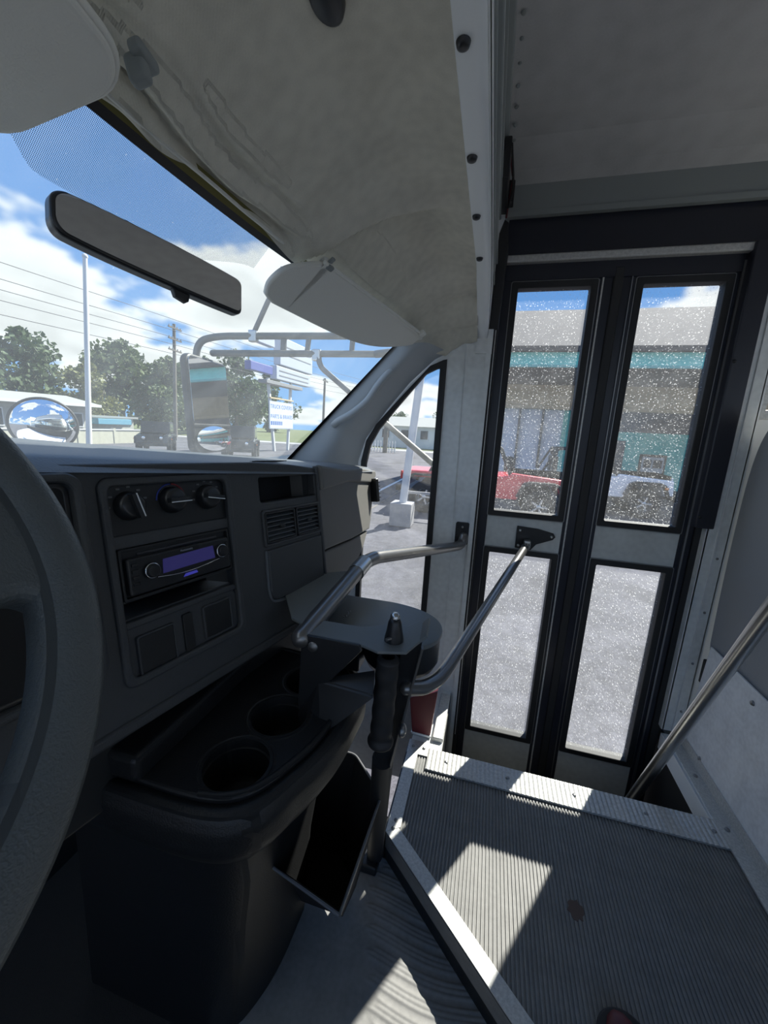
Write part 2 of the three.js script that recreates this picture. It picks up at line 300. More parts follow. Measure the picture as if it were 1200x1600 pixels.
{
  const w = structGroup('window_2');
  const c = [-0.36, 0.72], ins = QW.map(([z, y]) => [c[0] + (z - c[0]) * 0.90, c[1] + (y - c[1]) * 0.965]), outr = QW.map(([z, y]) => [c[0] + (z - c[0]) * 1.05, c[1] + (y - c[1]) * 1.015]);
  mesh('gasket', zy(shape(outr, [ins]), WXF - 0.008, 0.026, 0.004), M.rubber, w);
  mesh('pane', zy(shape(QW), WXF + 0.012, 0.004), M.sideGlass, w);
}
// right wall behind the door, left wall, rear wall, with window openings
function windowWall(name, x, z0, wins) {
  const w = structGroup(name);
  mesh('panel', zy(shape([[z0, -0.5], [6, -0.5], [6, 1.9], [z0, 1.9]], wins.map(([a, b, y0, y1]) => [[a, y0], [b, y0], [b, y1], [a, y1]])), x, 0.05), M.wallAft, w);
  for (const [a, b, y0, y1] of wins) {
    mesh('window_frame', zy(shape([[a, y0], [b, y0], [b, y1], [a, y1]], [[[a + 0.03, y0 + 0.03], [b - 0.03, y0 + 0.03], [b - 0.03, y1 - 0.03], [a + 0.03, y1 - 0.03]]]), x - 0.008, 0.06, 0.003), M.alu, w);
    mesh('pane', span(x + 0.022, x + 0.025, y0 + 0.03, y1 - 0.03, a + 0.03, b - 0.03), M.glass, w);
  }
  return w;
}
windowWall('wall_right_aft', 1.60, 0.75, [[0.815, 1.60, 1.19, 1.66], [1.68, 2.72, 0.55, 1.74], [2.78, 3.82, 0.55, 1.74], [3.88, 4.92, 0.55, 1.74]]);
windowWall('wall_left', -0.80, -0.75, [[-0.72, 0.52, 0.40, 1.48], [0.60, 1.62, 0.55, 1.74], [1.68, 2.72, 0.55, 1.74], [2.78, 3.82, 0.55, 1.74], [3.88, 4.92, 0.55, 1.74]]);
struct('wall_rear', [span(-0.8, 1.65, -0.5, 0.8, 6, 6.05), span(-0.8, 1.65, 1.62, 1.95, 6, 6.05), span(-0.8, -0.2, 0.8, 1.62, 6, 6.05), span(1.05, 1.65, 0.8, 1.62, 6, 6.05)], M.wallAft);
struct('window_3', span(-0.2, 1.05, 0.8, 1.62, 6.02, 6.024), M.glass);
struct('wall_front', [span(-0.8, 1.54, -0.5, 0.93, -1.06, -1.0)], M.black);
// bus ceiling: vaulted, meeting the wall in a cove
{
  const c = structGroup('ceiling');
  const prof = [[1.545, 1.905], [1.50, 1.925], [1.40, 1.952], [1.1, 1.985], [0.4, 2.01], [-0.4, 1.985], [-0.7, 1.95], [-0.80, 1.90]];
  const pts = [...prof, [-0.80, 2.06], [1.66, 2.06], [1.66, 1.905]];
  mesh('panel', new THREE.ExtrudeGeometry(shape(pts), { depth: 6.12, bevelEnabled: false }).translate(0, 0, -0.075), M.ceil, c);
  const rv = lathe([[0, -0.004], [0.004, -0.0032], [0.006, 0]], 10);
  for (let i = 0; i < 14; i++) { const x = 0.80 + i * 0.055, y = interp([[0.4, 2.01], [1.1, 1.985], [1.4, 1.952]], x); mesh('rivet', rv.clone().translate(x, y - 0.001, -0.028), M.ceilGreen, c); }
}
// side panel and header over the door
{
  const h = structGroup('wall_right_header');
  mesh('side_panel', span(1.545, 1.62, 1.815, 1.905, -0.05, 0.80), M.ceilGreen, h);
  mesh('panel_seam', span(1.54, 1.548, 1.812, 1.83, -0.05, 0.80, 0.002), M.ceilGreen, h);
  mesh('black_header', span(1.565, 1.62, 1.70, 1.815, -0.02, 0.80, 0.003), M.navy, h);
  mesh('header_bar', span(1.552, 1.60, 1.678, 1.702, -0.022, 0.80, 0.006), M.alu, h);
  mesh('door_stop', span(1.575, 1.65, 1.628, 1.678, -0.035, 0.80), M.navy, h);
  mesh('end_post', zy(shape([[-0.052, 1.46], [-0.02, 1.46], [-0.012, 1.70], [-0.02, 1.79], [-0.034, 1.80], [-0.048, 1.76]]), 1.525, 0.03, 0.004), M.rubber, h);
  mesh('lower_fill', span(1.532, 1.60, 1.38, 1.90, -0.09, -0.034), M.post, h);
}
// bulkhead between the cab and the bus body
{
  const b = structGroup('wall_bulkhead');
  mesh('panel', span(-0.8, 1.545, 1.56, 1.99, -0.09, -0.052), M.post, b);
  mesh('seam_ridge', [span(-0.8, 1.54, 1.60, 1.608, -0.054, -0.046, 0.002), span(-0.8, 1.54, 1.665, 1.675, -0.054, -0.043, 0.003), span(-0.8, 1.545, 1.80, 1.81, -0.054, -0.046, 0.002), span(-0.8, 1.545, 1.90, 1.93, -0.054, -0.04, 0.003)], M.ceilGreen, b);
  // white capping strip that bends down at its outer end
  const yr = (x) => interp([[1.18, 1.55], [1.36, 1.52], [1.47, 1.465], [1.545, 1.425]], x);
  const g = grid(60, 4, (u, v) => { const x = lerp(-0.75, 1.545, u); return V(x, yr(x) + [0.004, -0.001, -0.002, 0.0, 0.03][Math.round(v * 4)], lerp(-0.092, -0.052, [0, 0.06, 0.5, 0.94, 1][Math.round(v * 4)])); });
  mesh('capping_strip', g, M.white, b);
  mesh('strip_flange', grid(60, 1, (u, v) => { const x = lerp(-0.75, 1.545, u); return V(x, yr(x) + lerp(0.025, 0.10, v), -0.0505); }), M.white, b);
  for (const x of [0.365, 0.565, 0.769, 0.955, 1.165]) mesh('fastener_cap', lathe([[0, -0.007], [0.004, -0.0068], [0.0075, -0.005], [0.009, 0]], 18).translate(x, 1.548, -0.080), M.satin, b);
}
// cab headliner: a soft moulded sheet from the capping strip to the windshield
const wsz = (X, Y) => -0.781 + (Y - 0.959) * 0.98 - 0.128 * (1 - Math.pow((X - 0.39) / 1.03, 2));
{
  const yr = (x) => interp([[1.15, 1.553], [1.36, 1.525], [1.47, 1.46], [1.535, 1.42]], x);
  const g = grid(420, 110, (u, s) => {
    const x = lerp(-0.78, 1.538, u);
    const yB = yr(x), zB = -0.088;
    const yF = interp([[1.15, 1.432], [1.42, 1.392], [1.54, 1.372]], x), zF = interp([[1.2, wsz(1.2, 1.43) + 0.016], [1.44, -0.335], [1.54, -0.20]], x);
    const zf = x < 1.2 ? wsz(x, 1.43) + 0.016 : zF;
    let y = lerp(yB, yF, Math.pow(s, 1.5)), z = lerp(zB, zf, s);
    y += 0.028 * Math.sin(Math.PI * Math.min(1, s * 1.15)) * sstep(1.45 - x, 0, 0.4);
    // pocket for the passenger visor: a shallow moulded rise behind a curved edge
    const edge = 0.962 - 0.168 * s + 0.02 * Math.pow(1 - s, 4), on = sstep(s, 0.10, 0.42);
    y -= 0.020 * Math.exp(-Math.pow((x - edge + 0.012) / (x < edge ? 0.05 : 0.02), 2)) * on;
    y += 0.024 * on * (1 - sstep(s, 0.62, 0.90)) * sstep(x, edge - 0.004, edge + 0.007) * (1 - 0.8 * sstep(x, edge + 0.12, edge + 0.45));
    // sagging folds along the windshield edge
    const k = sstep(s, 0.72, 0.98) * sstep(0.80 - x, 0, 0.12);
    y += k * (0.010 * Math.sin(s * 60 + 4 * noise.noise(x * 6, 1, 2)) + 0.012 * noise.noise(x * 11, s * 6, 3));
    z += k * 0.010 * noise.noise(x * 9, s * 9, 8);
    y += 0.004 * noise.noise(x * 4, s * 5, 1.5);
    return V(x, y, z);
  });
  const h = structGroup('ceiling_cab');
  mesh('headliner', g, M.head, h);
  mesh('edge_welt', new THREE.TubeGeometry(new THREE.CatmullRomCurve3(Array.from({ length: 24 }, (_, i) => { const x = lerp(-0.5, 0.80, i / 23); return V(x, 1.428 + 0.003 * noise.noise(x * 14, 2, 1), wsz(x, 1.428) + 0.024 + 0.006 * noise.noise(x * 10, 5, 1)); })), 90, 0.0028, 8), M.visor, h);
  mesh('bare_foam', grid(60, 3, (u, v) => { const x = lerp(-0.5, 0.84, u), y = lerp(1.427, 1.438, v); return V(x, y, wsz(x, y) + 0.008 + 0.006 * v); }), M.foam, h);
}
struct('roof_cab', [grid(20, 10, (u, v) => { const x = lerp(-0.85, 1.60, u), s = v; return V(x, lerp(1.66, 1.475, Math.pow(s, 1.6)) - 0.10 * Math.pow(Math.abs((x - 0.38) / 1.22), 6), lerp(-0.06, s > 0 ? wsz(clamp(x, -0.6, 1.42), 1.475) + 0.0 : -0.06, s)); })], M.white);
// A-pillar trim with a moulded grab handle
{
  const A = (t) => V(lerp(1.436, 1.418, t), lerp(0.90, 1.385, t), lerp(-0.835, -0.362, t));
  const Bz = [[0, -0.520], [0.15, -0.520], [0.35, -0.490], [0.55, -0.415], [0.75, -0.325], [0.92, -0.235], [1, -0.185]], By = [[0, 0.90], [0.15, 0.965], [0.35, 1.06], [0.55, 1.165], [0.75, 1.275], [0.92, 1.36], [1, 1.385]];
  const lin = (T, t) => { for (let i = 1; i < T.length; i++) if (t <= T[i][0]) return lerp(T[i - 1][1], T[i][1], (t - T[i - 1][0]) / (T[i][0] - T[i - 1][0])); return T[T.length - 1][1]; };
  const p = structGroup('trim_4');
  mesh('pillar_trim', grid(48, 16, (t, s) => { const a = A(t), b = V(1.537, lin(By, t), lin(Bz, t)), o = a.lerp(b, s); const q = Math.sin(Math.PI * s); o.x -= 0.040 * q; o.z += 0.026 * q + 0.012 * Math.sin(2 * Math.PI * s); o.y += 0.012 * q; return o; }), M.pillar, p);
  mesh('glass_edge', grid(30, 1, (t, s) => { const a = A(t); a.x -= 0.002 + 0.006 * s; a.z += 0.003 + 0.010 * s; a.y += 0.004 * s; return a; }), M.rubber, p);
  const hp = [[1.425, 1.105, -0.585], [1.398, 1.118, -0.558], [1.392, 1.150, -0.500], [1.395, 1.195, -0.447], [1.400, 1.250, -0.410], [1.412, 1.285, -0.385], [1.432, 1.300, -0.375]].map((a) => V(...a));
  const hd = mesh('grab_handle', new THREE.TubeGeometry(new THREE.CatmullRomCurve3(hp), 60, 0.0125, 14), M.pillar, p);
  hd.userData.label = 'moulded grab handle on the pillar';
}
// windshield
{
  const w = structGroup('window_1');
  const g = grid(60, 24, (u, v) => { const x = lerp(-0.66, 1.435, u), y = lerp(0.86, 1.47, v); return V(x, y, wsz(x, y)); });
  mesh('pane', g, M.shield, w);
  mesh('black_border', grid(60, 3, (u, v) => { const x = lerp(-0.66, 1.43, u), y = lerp(1.4205, 1.47, v); return V(x, y, wsz(x, y) + 0.003); }), M.frit, w);
  mesh('side_border', grid(3, 24, (u, v) => { const x = lerp(1.412, 1.435, u), y = lerp(0.86, 1.47, v); return V(x, y, wsz(x, y) + 0.003); }), M.frit, w);
  // printed dot band behind the mirror
  const dots = tex(32, (x, y) => (Math.hypot(x - 0.5, y - 0.5) < 0.30 ? 1 : 0)); dots.minFilter = THREE.LinearFilter;
  const dm = new THREE.MeshStandardMaterial({ color: 0x000000, roughness: 0.5, transparent: true, alphaMap: rep(dots, 1) }); dm.color.setRGB(0.02, 0.022, 0.03);
  const x0 = 0.335, x1 = 0.735, dg = grid(40, 12, (u, v) => { const x = lerp(x0, x1, u), lo = 1.357 + 0.03 * sstep(u, 0.62, 1) + 0.02 * (1 - sstep(u, 0, 0.12)), y = lerp(lo, 1.421, v); return V(x, y, wsz(x, y) + 0.0022); });
  const uv = new Float32Array(dg.attributes.position.count * 2); for (let i = 0; i < uv.length / 2; i++) { uv[2 * i] = dg.attributes.position.getX(i) / 0.0017; uv[2 * i + 1] = dg.attributes.position.getY(i) * 1.42 / 0.0017; }
  dg.setAttribute('uv', new THREE.BufferAttribute(uv, 2));
  mesh('dot_band', dg, dm, w, true);
}

// ================================================================== ENTRY DOOR: two glazed leaves
function doorLeaf(name, z0, z1, g0, g1) {
  const d = structGroup(name), x = DX - 0.018, t = 0.036;
  const up = [0.810, 1.603], lo = [-0.170, 0.638], bot = -0.50, top = 1.665, e = 0.022;
  mesh('stile', span(x, x + t, bot, top, z0, g0 - e, 0.003), M.navy, d);
  mesh('stile', span(x, x + t, bot, top, g1 + e, z1, 0.003), M.navy, d);
  mesh('top_rail', span(x, x + t, up[1] + e, top, g0 - e, g1 + e), M.navy, d);
  mesh('middle_panel', span(x + 0.004, x + t, lo[1] + e, up[0] - e, g0 - e, g1 + e), M.doorGrey, d);
  mesh('kick_panel', span(x + 0.004, x + t, bot, lo[0] - e, g0 - e, g1 + e), M.doorGrey, d);
  for (const [a, b] of [up, lo]) {
    mesh('gasket', zy(rrectHole(g0 - e, g1 + e, a - e, b + e, 0.006, e), x - 0.006, t + 0.008, 0.003), M.rubber, d);
    mesh('bead', zy(rrectHole(g0 - e - 0.003, g1 + e + 0.003, a - e - 0.003, b + e + 0.003, 0.008, 0.004), x - 0.003, 0.006, 0.001), M.screw, d);
    mesh('pane', span(DX - 0.002, DX + 0.002, a - 0.01, b + 0.01, g0 - 0.01, g1 + 0.01), M.doorGlass, d);
  }
  return d;
}
function rrectHole(x0, x1, y0, y1, r, e) { const s = rrect(x0, x1, y0, y1, r); s.holes.push(rhole(x0 + e, x1 - e, y0 + e, y1 - e, r * 0.7)); return s; }
{
  const a = doorLeaf('door_1', -0.030, 0.335, 0.034, 0.268);
  mesh('edge_strip', span(DX - 0.024, DX - 0.018, -0.48, 1.66, 0.300, 0.305), M.alu, a);
  const b = doorLeaf('door_2', 0.362, 0.716, 0.426, 0.655);
  mesh('edge_strip', span(DX - 0.024, DX - 0.018, -0.48, 1.66, 0.388, 0.391), M.screw, b);
  mesh('edge_strip', span(DX - 0.026, DX - 0.018, -0.48, 1.66, 0.690, 0.696), M.screw, b);
  mesh('centre_seal', span(DX - 0.026, DX + 0.02, -0.5, 1.66, 0.333, 0.364, 0.006), M.rubber, b);
}
{ // jambs
  const j = structGroup('door_frame');
  mesh('front_seal', span(1.545, 1.63, -0.5, 1.68, -0.036, -0.028), M.rubber, j);
  mesh('front_seal_lip', bar(V(1.55, -0.5, -0.024), V(1.55, 1.68, -0.024), 0.006), M.rubber, j);
  mesh('front_bead', span(1.541, 1.546, -0.2, 1.62, -0.0285, -0.0255), M.alu, j);
  mesh('rear_seal', span(1.575, 1.64, -0.5, 1.68, 0.716, 0.742), M.rubber, j);
  mesh('rear_cover', span(1.538, 1.60, 0.822, 1.70, 0.696, 0.752, 0.004), M.navy, j);
  for (const y of [0.86, 1.36]) mesh('bolt_head', new THREE.SphereGeometry(0.006, 10, 8).translate(1.538, y, 0.703), M.rubber, j);
  // pale channel post between door and side wall
  mesh('channel_post', [span(1.548, 1.556, 0.03, 1.86, 0.738, 0.803), span(1.543, 1.556, 0.03, 1.86, 0.768, 0.772, 0.001), span(1.548, 1.60, 0.03, 1.86, 0.735, 0.742), span(1.548, 1.60, 0.03, 1.86, 0.800, 0.808)], M.post, j);
  for (const y of [0.12, 0.32, 0.52, 0.72]) mesh('rivet', new THREE.SphereGeometry(0.0045, 8, 6).translate(1.547, y, 0.785), M.screw, j);
}

// ================================================================== DASHBOARD (own axes: u along, v up, n out of the face)
const DO = V(0.470, 0.883, -0.451), DH = V(0.983, -0.043, 0.180).normalize(), DN0 = V(-0.172, 0.156, 0.973), DN = DN0.clone().addScaledVector(DH, -DN0.dot(DH)).normalize(), DV = DN.clone().cross(DH);
const dashM = new THREE.Matrix4().makeBasis(DH, DV, DN).setPosition(DO), dashInv = dashM.clone().invert();
function dashThing(name, label, category) { const o = thing(name, label, category); o.position.copy(DO); o.quaternion.setFromRotationMatrix(new THREE.Matrix4().makeBasis(DH, DV, DN)); return o; }
const frame = (x0, x1, y0, y1, r, e, z, depth, bev = 0.002) => { const s = rrect(x0, x1, y0, y1, r); s.holes.push(rhole(x0 + e, x1 - e, y0 + e, y1 - e, Math.max(r - e * 0.5, 0.002))); return ext(s, depth, bev, 3).translate(0, 0, z); };
const slab = (x0, x1, y0, y1, r, z, depth, bev = 0.002) => ext(rrect(x0, x1, y0, y1, r), depth, bev, 3).translate(0, 0, z);
const dash = dashThing('dashboard', 'dark grey moulded dashboard running below the windshield', 'dashboard');
{
  // main face with openings
  const s = shape([[-0.75, -0.20], [0.391, -0.20], [0.391, 0.136], [0.30, 0.146], [0.19, 0.152], [-0.16, 0.153], [-0.75, 0.150]]);
  s.holes.push(rhole(-0.085, 0.118, -0.147, 0.126, 0.010), rhole(0.201, 0.385, 0.072, 0.121, 0.005), rhole(0.203, 0.388, -0.013, 0.051, 0.004));
  mesh('face_panel', ext(s, 0.024, 0.004, 3).translate(0, 0, -0.024), M.dash, dash);
  mesh('cavity_back', [bx(0.235, 0.30, 0.006, 0.016, -0.01, -0.10), bx(0.21, 0.08, 0.006, 0.293, 0.095, -0.07), bx(0.21, 0.09, 0.006, 0.295, 0.018, -0.05)], M.deep, dash);
  // open shelf above the passenger vents
  mesh('shelf', [span(0.199, 0.387, 0.066, 0.0715, -0.07, -0.002), span(0.199, 0.387, 0.122, 0.126, -0.07, -0.004), span(0.197, 0.201, 0.07, 0.124, -0.07, -0.004), span(0.386, 0.389, 0.07, 0.124, -0.07, -0.004)], M.dash, dash);
  mesh('centre_bezel', frame(-0.093, 0.126, -0.156, 0.134, 0.016, 0.012, -0.006, 0.012, 0.004), M.dash, dash);
  // heater controls
  const hp = mesh('heater_panel', slab(-0.082, 0.116, 0.054, 0.124, 0.006, -0.012, 0.008), M.black, dash);
  [[-0.052, 0.094, 15], [0.014, 0.096, -90], [0.079, 0.095, -100]].forEach(([u, v, a], i) => {
    const k = mesh('knob', lathe([[0, 0.016], [0.012, 0.016], [0.0165, 0.0145], [0.019, 0.010], [0.0205, 0.001], [0.0205, -0.003]], 36).rotateX(Math.PI / 2).translate(u, v, -0.004), M.satin, dash);
    const grip = new THREE.BoxGeometry(0.007, 0.034, 0.010); const ptr = new THREE.BoxGeometry(0.0014, 0.034, 0.001).translate(0.0028, 0, 0.0055);
    for (const g of [grip, ptr]) { g.rotateZ(rad(a)); g.translate(u, v, 0.015); }
    mesh('grip', grip, M.satin, k); mesh('pointer', ptr, M.white, k);
    const r = 0.0245;
    if (i === 1) { mesh('cold_arc', new THREE.TorusGeometry(r, 0.0011, 6, 24, 1.5).rotateZ(Math.PI / 2).translate(u, v, -0.0035), M.blueMark ??= std([0.03, 0.06, 0.35], 0.5), k); mesh('hot_arc', new THREE.TorusGeometry(r, 0.0011, 6, 24, 1.5).translate(u, v, -0.0035), M.redMark ??= std([0.35, 0.03, 0.04], 0.5), k); }
    else { const ticks = []; for (let q = 0; q < 6; q++) { const t = rad(i ? 35 + q * 30 : 20 + q * 32); ticks.push(new THREE.BoxGeometry(0.0048, 0.0026, 0.0006).translate(u + Math.cos(t) * 0.0265, v + Math.sin(t) * 0.0265, -0.0036)); } mesh('legend', ticks, M.legend ??= std([0.16, 0.16, 0.16], 0.6), k); }
  });
  mesh('divider', slab(-0.086, 0.119, 0.036, 0.055, 0.003, -0.016, 0.014, 0.003), M.dash, dash);
  mesh('pocket_lip', [slab(-0.084, 0.117, -0.076, -0.066, 0.003, -0.012, 0.012, 0.003), slab(-0.080, 0.113, -0.066, -0.063, 0.001, -0.08, 0.07, 0.0005), slab(-0.084, 0.117, -0.040, -0.037, 0.001, -0.08, 0.072, 0.0005)], M.dash, dash);
  mesh('lower_plate', slab(-0.083, 0.116, -0.147, -0.075, 0.010, -0.014, 0.010), M.dash, dash);
  for (const [a, b, c, d] of [[-0.066, -0.013, -0.144, -0.092], [0.044, 0.097, -0.138, -0.087]]) { mesh('switch_blank', slab(a, b, c, d, 0.003, -0.006, 0.006, 0.0012), M.black, dash); mesh('switch_frame', frame(a - 0.003, b + 0.003, c - 0.003, d + 0.003, 0.004, 0.003, -0.005, 0.006, 0.001), M.dash, dash); }
  mesh('switch_post', slab(0.005, 0.022, -0.144, -0.084, 0.003, -0.006, 0.006, 0.001), M.black, dash);
  // instrument hood edge seen past the steering wheel
  mesh('instrument_bezel', frame(-0.52, -0.112, -0.12, 0.142, 0.02, 0.012, -0.008, 0.022, 0.005), M.dash, dash);
  mesh('instrument_lens', slab(-0.512, -0.120, -0.112, 0.134, 0.014, -0.004, 0.005, 0.001), M.deep, dash);
  mesh('instrument_recess', frame(-0.508, -0.124, -0.108, 0.130, 0.012, 0.006, -0.006, 0.008, 0.001), M.satin, dash);
  // passenger vents
  for (const [a, b] of [[0.204, 0.298], [0.302, 0.387]]) {
    const v = mesh('air_vent', frame(a, b, -0.012, 0.051, 0.005, 0.004, -0.008, 0.012, 0.0015), M.black, dash);
    for (let i = 0; i < 6; i++) { const sl = new RoundedBoxGeometry(b - a - 0.009, 0.0018, 0.016, 1, 0.0006); sl.rotateX(rad(24)); mesh('slat', sl.translate((a + b) / 2, -0.003 + i * 0.0092, -0.005), M.dashTop, v); }
    mesh('slat_tab', bx(0.014, 0.006, 0.006, (a + b) / 2, 0.019, 0.004, 0.001), M.black, v);
    for (let i = 1; i < 4; i++) mesh('vane', bx(0.0012, 0.056, 0.01, lerp(a, b, i / 4), 0.02, -0.02), M.black, v);
  }
  mesh('vent_surround', frame(0.197, 0.391, -0.018, 0.057, 0.006, 0.006, -0.004, 0.008, 0.002), M.dash, dash);
  { const s2 = new THREE.Shape(); s2.moveTo(0.200, -0.024); s2.lineTo(0.386, -0.024); s2.lineTo(0.382, -0.135); s2.lineTo(0.225, -0.128); s2.quadraticCurveTo(0.200, -0.127, 0.199, -0.105); s2.closePath(); mesh('glove_panel', ext(s2, 0.010, 0.004, 3).translate(0, 0, -0.004), M.dash, dash);
    const curve = new THREE.CatmullRomCurve3([V(0.199, -0.024, 0.001), V(0.197, -0.07, 0.001), V(0.197, -0.108, 0.001), V(0.203, -0.126, 0.001), V(0.225, -0.133, 0.001), V(0.30, -0.137, 0.001), V(0.383, -0.141, 0.001)]); mesh('glove_welt', new THREE.TubeGeometry(curve, 40, 0.0032, 8), M.dashTop, dash); }
  // passenger end: a wedge split by a seam, with the side demister at the corner
  const bend = rad(-15), endM = new THREE.Matrix4().makeBasis(V(Math.cos(bend), 0, Math.sin(bend)), V(0, 1, 0), V(-Math.sin(bend), 0, Math.cos(bend))).setPosition(0.394, 0, 0);
  const endU = shape([[0.002, 0.134], [0.222, 0.122], [0.45, 0.120], [0.618, 0.114], [0.630, 0.08], [0.556, -0.036], [0.498, -0.090], [0.265, -0.083], [0.044, -0.068], [0.002, -0.066]]);
  mesh('end_cap', ext(endU, 0.12, 0.006, 3).translate(0, 0, -0.116).applyMatrix4(endM), M.dashGrey, dash);
  const endL = shape([[0.002, -0.072], [0.044, -0.074], [0.265, -0.089], [0.496, -0.096], [0.42, -0.140], [0.284, -0.182], [0.17, -0.190], [0.074, -0.167], [0.002, -0.15]]);
  mesh('end_cap_lower', ext(endL, 0.11, 0.006, 3).translate(0, 0, -0.114).applyMatrix4(endM), M.dashGrey, dash);
  mesh('end_brow', ext(shape([[0.004, 0.142], [0.21, 0.130], [0.42, 0.133], [0.640, 0.121], [0.648, 0.098], [0.565, 0.076], [0.255, 0.093], [0.004, 0.082]]), 0.018, 0.007, 3).translate(0, 0, -0.005).applyMatrix4(endM), M.dashGrey, dash);
  mesh('seam_strip', ext(shape([[0.388, -0.20], [0.396, -0.20], [0.396, 0.14], [0.388, 0.14]]), 0.012, 0.003).translate(0, 0, -0.006), M.dash, dash);
  const sv = mesh('side_demister', ext(rrect(-0.05, 0.05, 0.012, 0.100, 0.006), 0.012, 0.002).rotateY(rad(52)).translate(0.568, -0.008, -0.006).applyMatrix4(endM), M.satin, dash);
  for (let i = 0; i < 5; i++) mesh('slat', bx(0.085, 0.003, 0.006, 0, 0.028 + i * 0.014, 0.012).rotateY(rad(52)).translate(0.578, -0.008, 0.0).applyMatrix4(endM), M.dash, sv);
  // under the face: tucked-in knee panel and ledge
  mesh('knee_panel', ext(shape([[-0.75, -0.205], [0.39, -0.205], [0.39, -0.33], [-0.75, -0.33]]), 0.02, 0.004).translate(0, 0, -0.07), M.black, dash);
  mesh('knee_ledge', [span(-0.75, 0.36, -0.216, -0.198, -0.07, 0.004, 0.006)], M.dash, dash);
  // soft top pad reaching to the glass
  const yl = (x) => 1.046 - 0.085 * (x - 0.33), zl = (x) => (x < 0.865 ? -0.502 + 0.183 * (x - 0.33) : -0.404 - 0.055 * (x - 0.865)), yb = (x) => 1.056 - 0.103 * (x - 0.469);
  const top = grid(70, 14, (u, v) => { const x = lerp(-0.70, 1.44, u), zb = wsz(x, yb(x)) - 0.01, zf = zl(x) + 0.012; const y = lerp(yl(x), yb(x), v) + 0.006 * Math.sin(Math.PI * v) - 0.014 * Math.pow(1 - Math.min(1, v / 0.10), 2); return V(x, y, lerp(zf, zb, v)); });
  mesh('top_pad', top.applyMatrix4(dashInv), M.dashTop, dash);
  mesh('speaker_grille', merge(Array.from({ length: 9 }, (_, i) => bx(0.10, 0.002, 0.003, 0.30, 0.157, -0.05 - i * 0.008))), M.black, dash);
}
// radio in the centre stack
{
  const r = dashThing('car_radio', 'black car radio with violet display in the centre of the dashboard', 'radio');
  mesh('sleeve', frame(-0.077, 0.113, -0.037, 0.036, 0.003, 0.004, -0.012, 0.012, 0.001), M.black, r);
  mesh('chassis', slab(-0.073, 0.109, -0.033, 0.032, 0.003, -0.07, 0.064, 0.001), M.satin, r);
  const face = mesh('faceplate', slab(-0.070, 0.106, -0.031, 0.022, 0.004, -0.008, 0.012, 0.003), M.satin, r);
  mesh('slot', [span(-0.05, 0.088, 0.0245, 0.0265, -0.006, -0.003)], M.chromeDark ??= std([0.12, 0.12, 0.13], 0.3, { metalness: 0.6 }), r);
  const disp = phys([0.02, 0.02, 0.04], 0.12, { emissive: new THREE.Color(0.010, 0.009, 0.045), emissiveIntensity: 1.0 });
  mesh('display', ext(shape([[-0.020, -0.010], [0.074, -0.008], [0.072, 0.013], [-0.018, 0.011]]), 0.0012).translate(0, 0, 0.004), disp, face);
  for (const [u, v] of [[-0.038, -0.001], [0.087, 0.001]]) {
    const k = mesh('dial', lathe([[0, 0.010], [0.008, 0.010], [0.0092, 0.009], [0.0098, 0.0]], 30).rotateX(Math.PI / 2).translate(u, v, 0.004), M.satin, r);
    mesh('dial_ring', new THREE.TorusGeometry(0.0104, 0.0011, 8, 36).translate(u, v, 0.0085), M.chrome, k);
  }
  mesh('chrome_trim', new THREE.TubeGeometry(new THREE.CatmullRomCurve3([V(-0.030, -0.013, 0.0055), V(0.0, -0.0165, 0.0055), V(0.035, -0.0165, 0.0055), V(0.082, -0.011, 0.0055)]), 30, 0.0009, 6), M.chrome, face);
  const glow = phys([0.02, 0.02, 0.05], 0.3, { emissive: new THREE.Color(0.02, 0.02, 0.16), emissiveIntensity: 1 });
  mesh('mode_light', ext(shape([[0.012, -0.0245], [0.038, -0.0235], [0.036, -0.0195], [0.016, -0.020]]), 0.001).translate(0, 0, 0.004), glow, face);
  for (let i = 0; i < 4; i++) mesh('button', bx(0.009, 0.0045, 0.002, -0.060, 0.012 - i * 0.009, 0.0045, 0.0006), M.black, face);
  for (let i = 0; i < 3; i++) mesh('button', bx(0.006, 0.004, 0.002, 0.101, 0.012 - i * 0.010, 0.0045, 0.0006), M.black, face);
  // lettering
  const c = document.createElement('canvas'); c.width = 256; c.height = 48; const x = c.getContext('2d'); x.fillStyle = '#050506'; x.fillRect(0, 0, 256, 48); x.fillStyle = '#b9bcc6'; x.font = 'bold 34px sans-serif'; x.fillText('Panasonic', 6, 36);
  const t = new THREE.CanvasTexture(c); t.colorSpace = THREE.SRGBColorSpace;
  mesh('brand_print', new THREE.PlaneGeometry(0.034, 0.0064).translate(0.028, 0.0168, 0.0046), new THREE.MeshStandardMaterial({ map: t, roughness: 0.4 }), face, true);
}

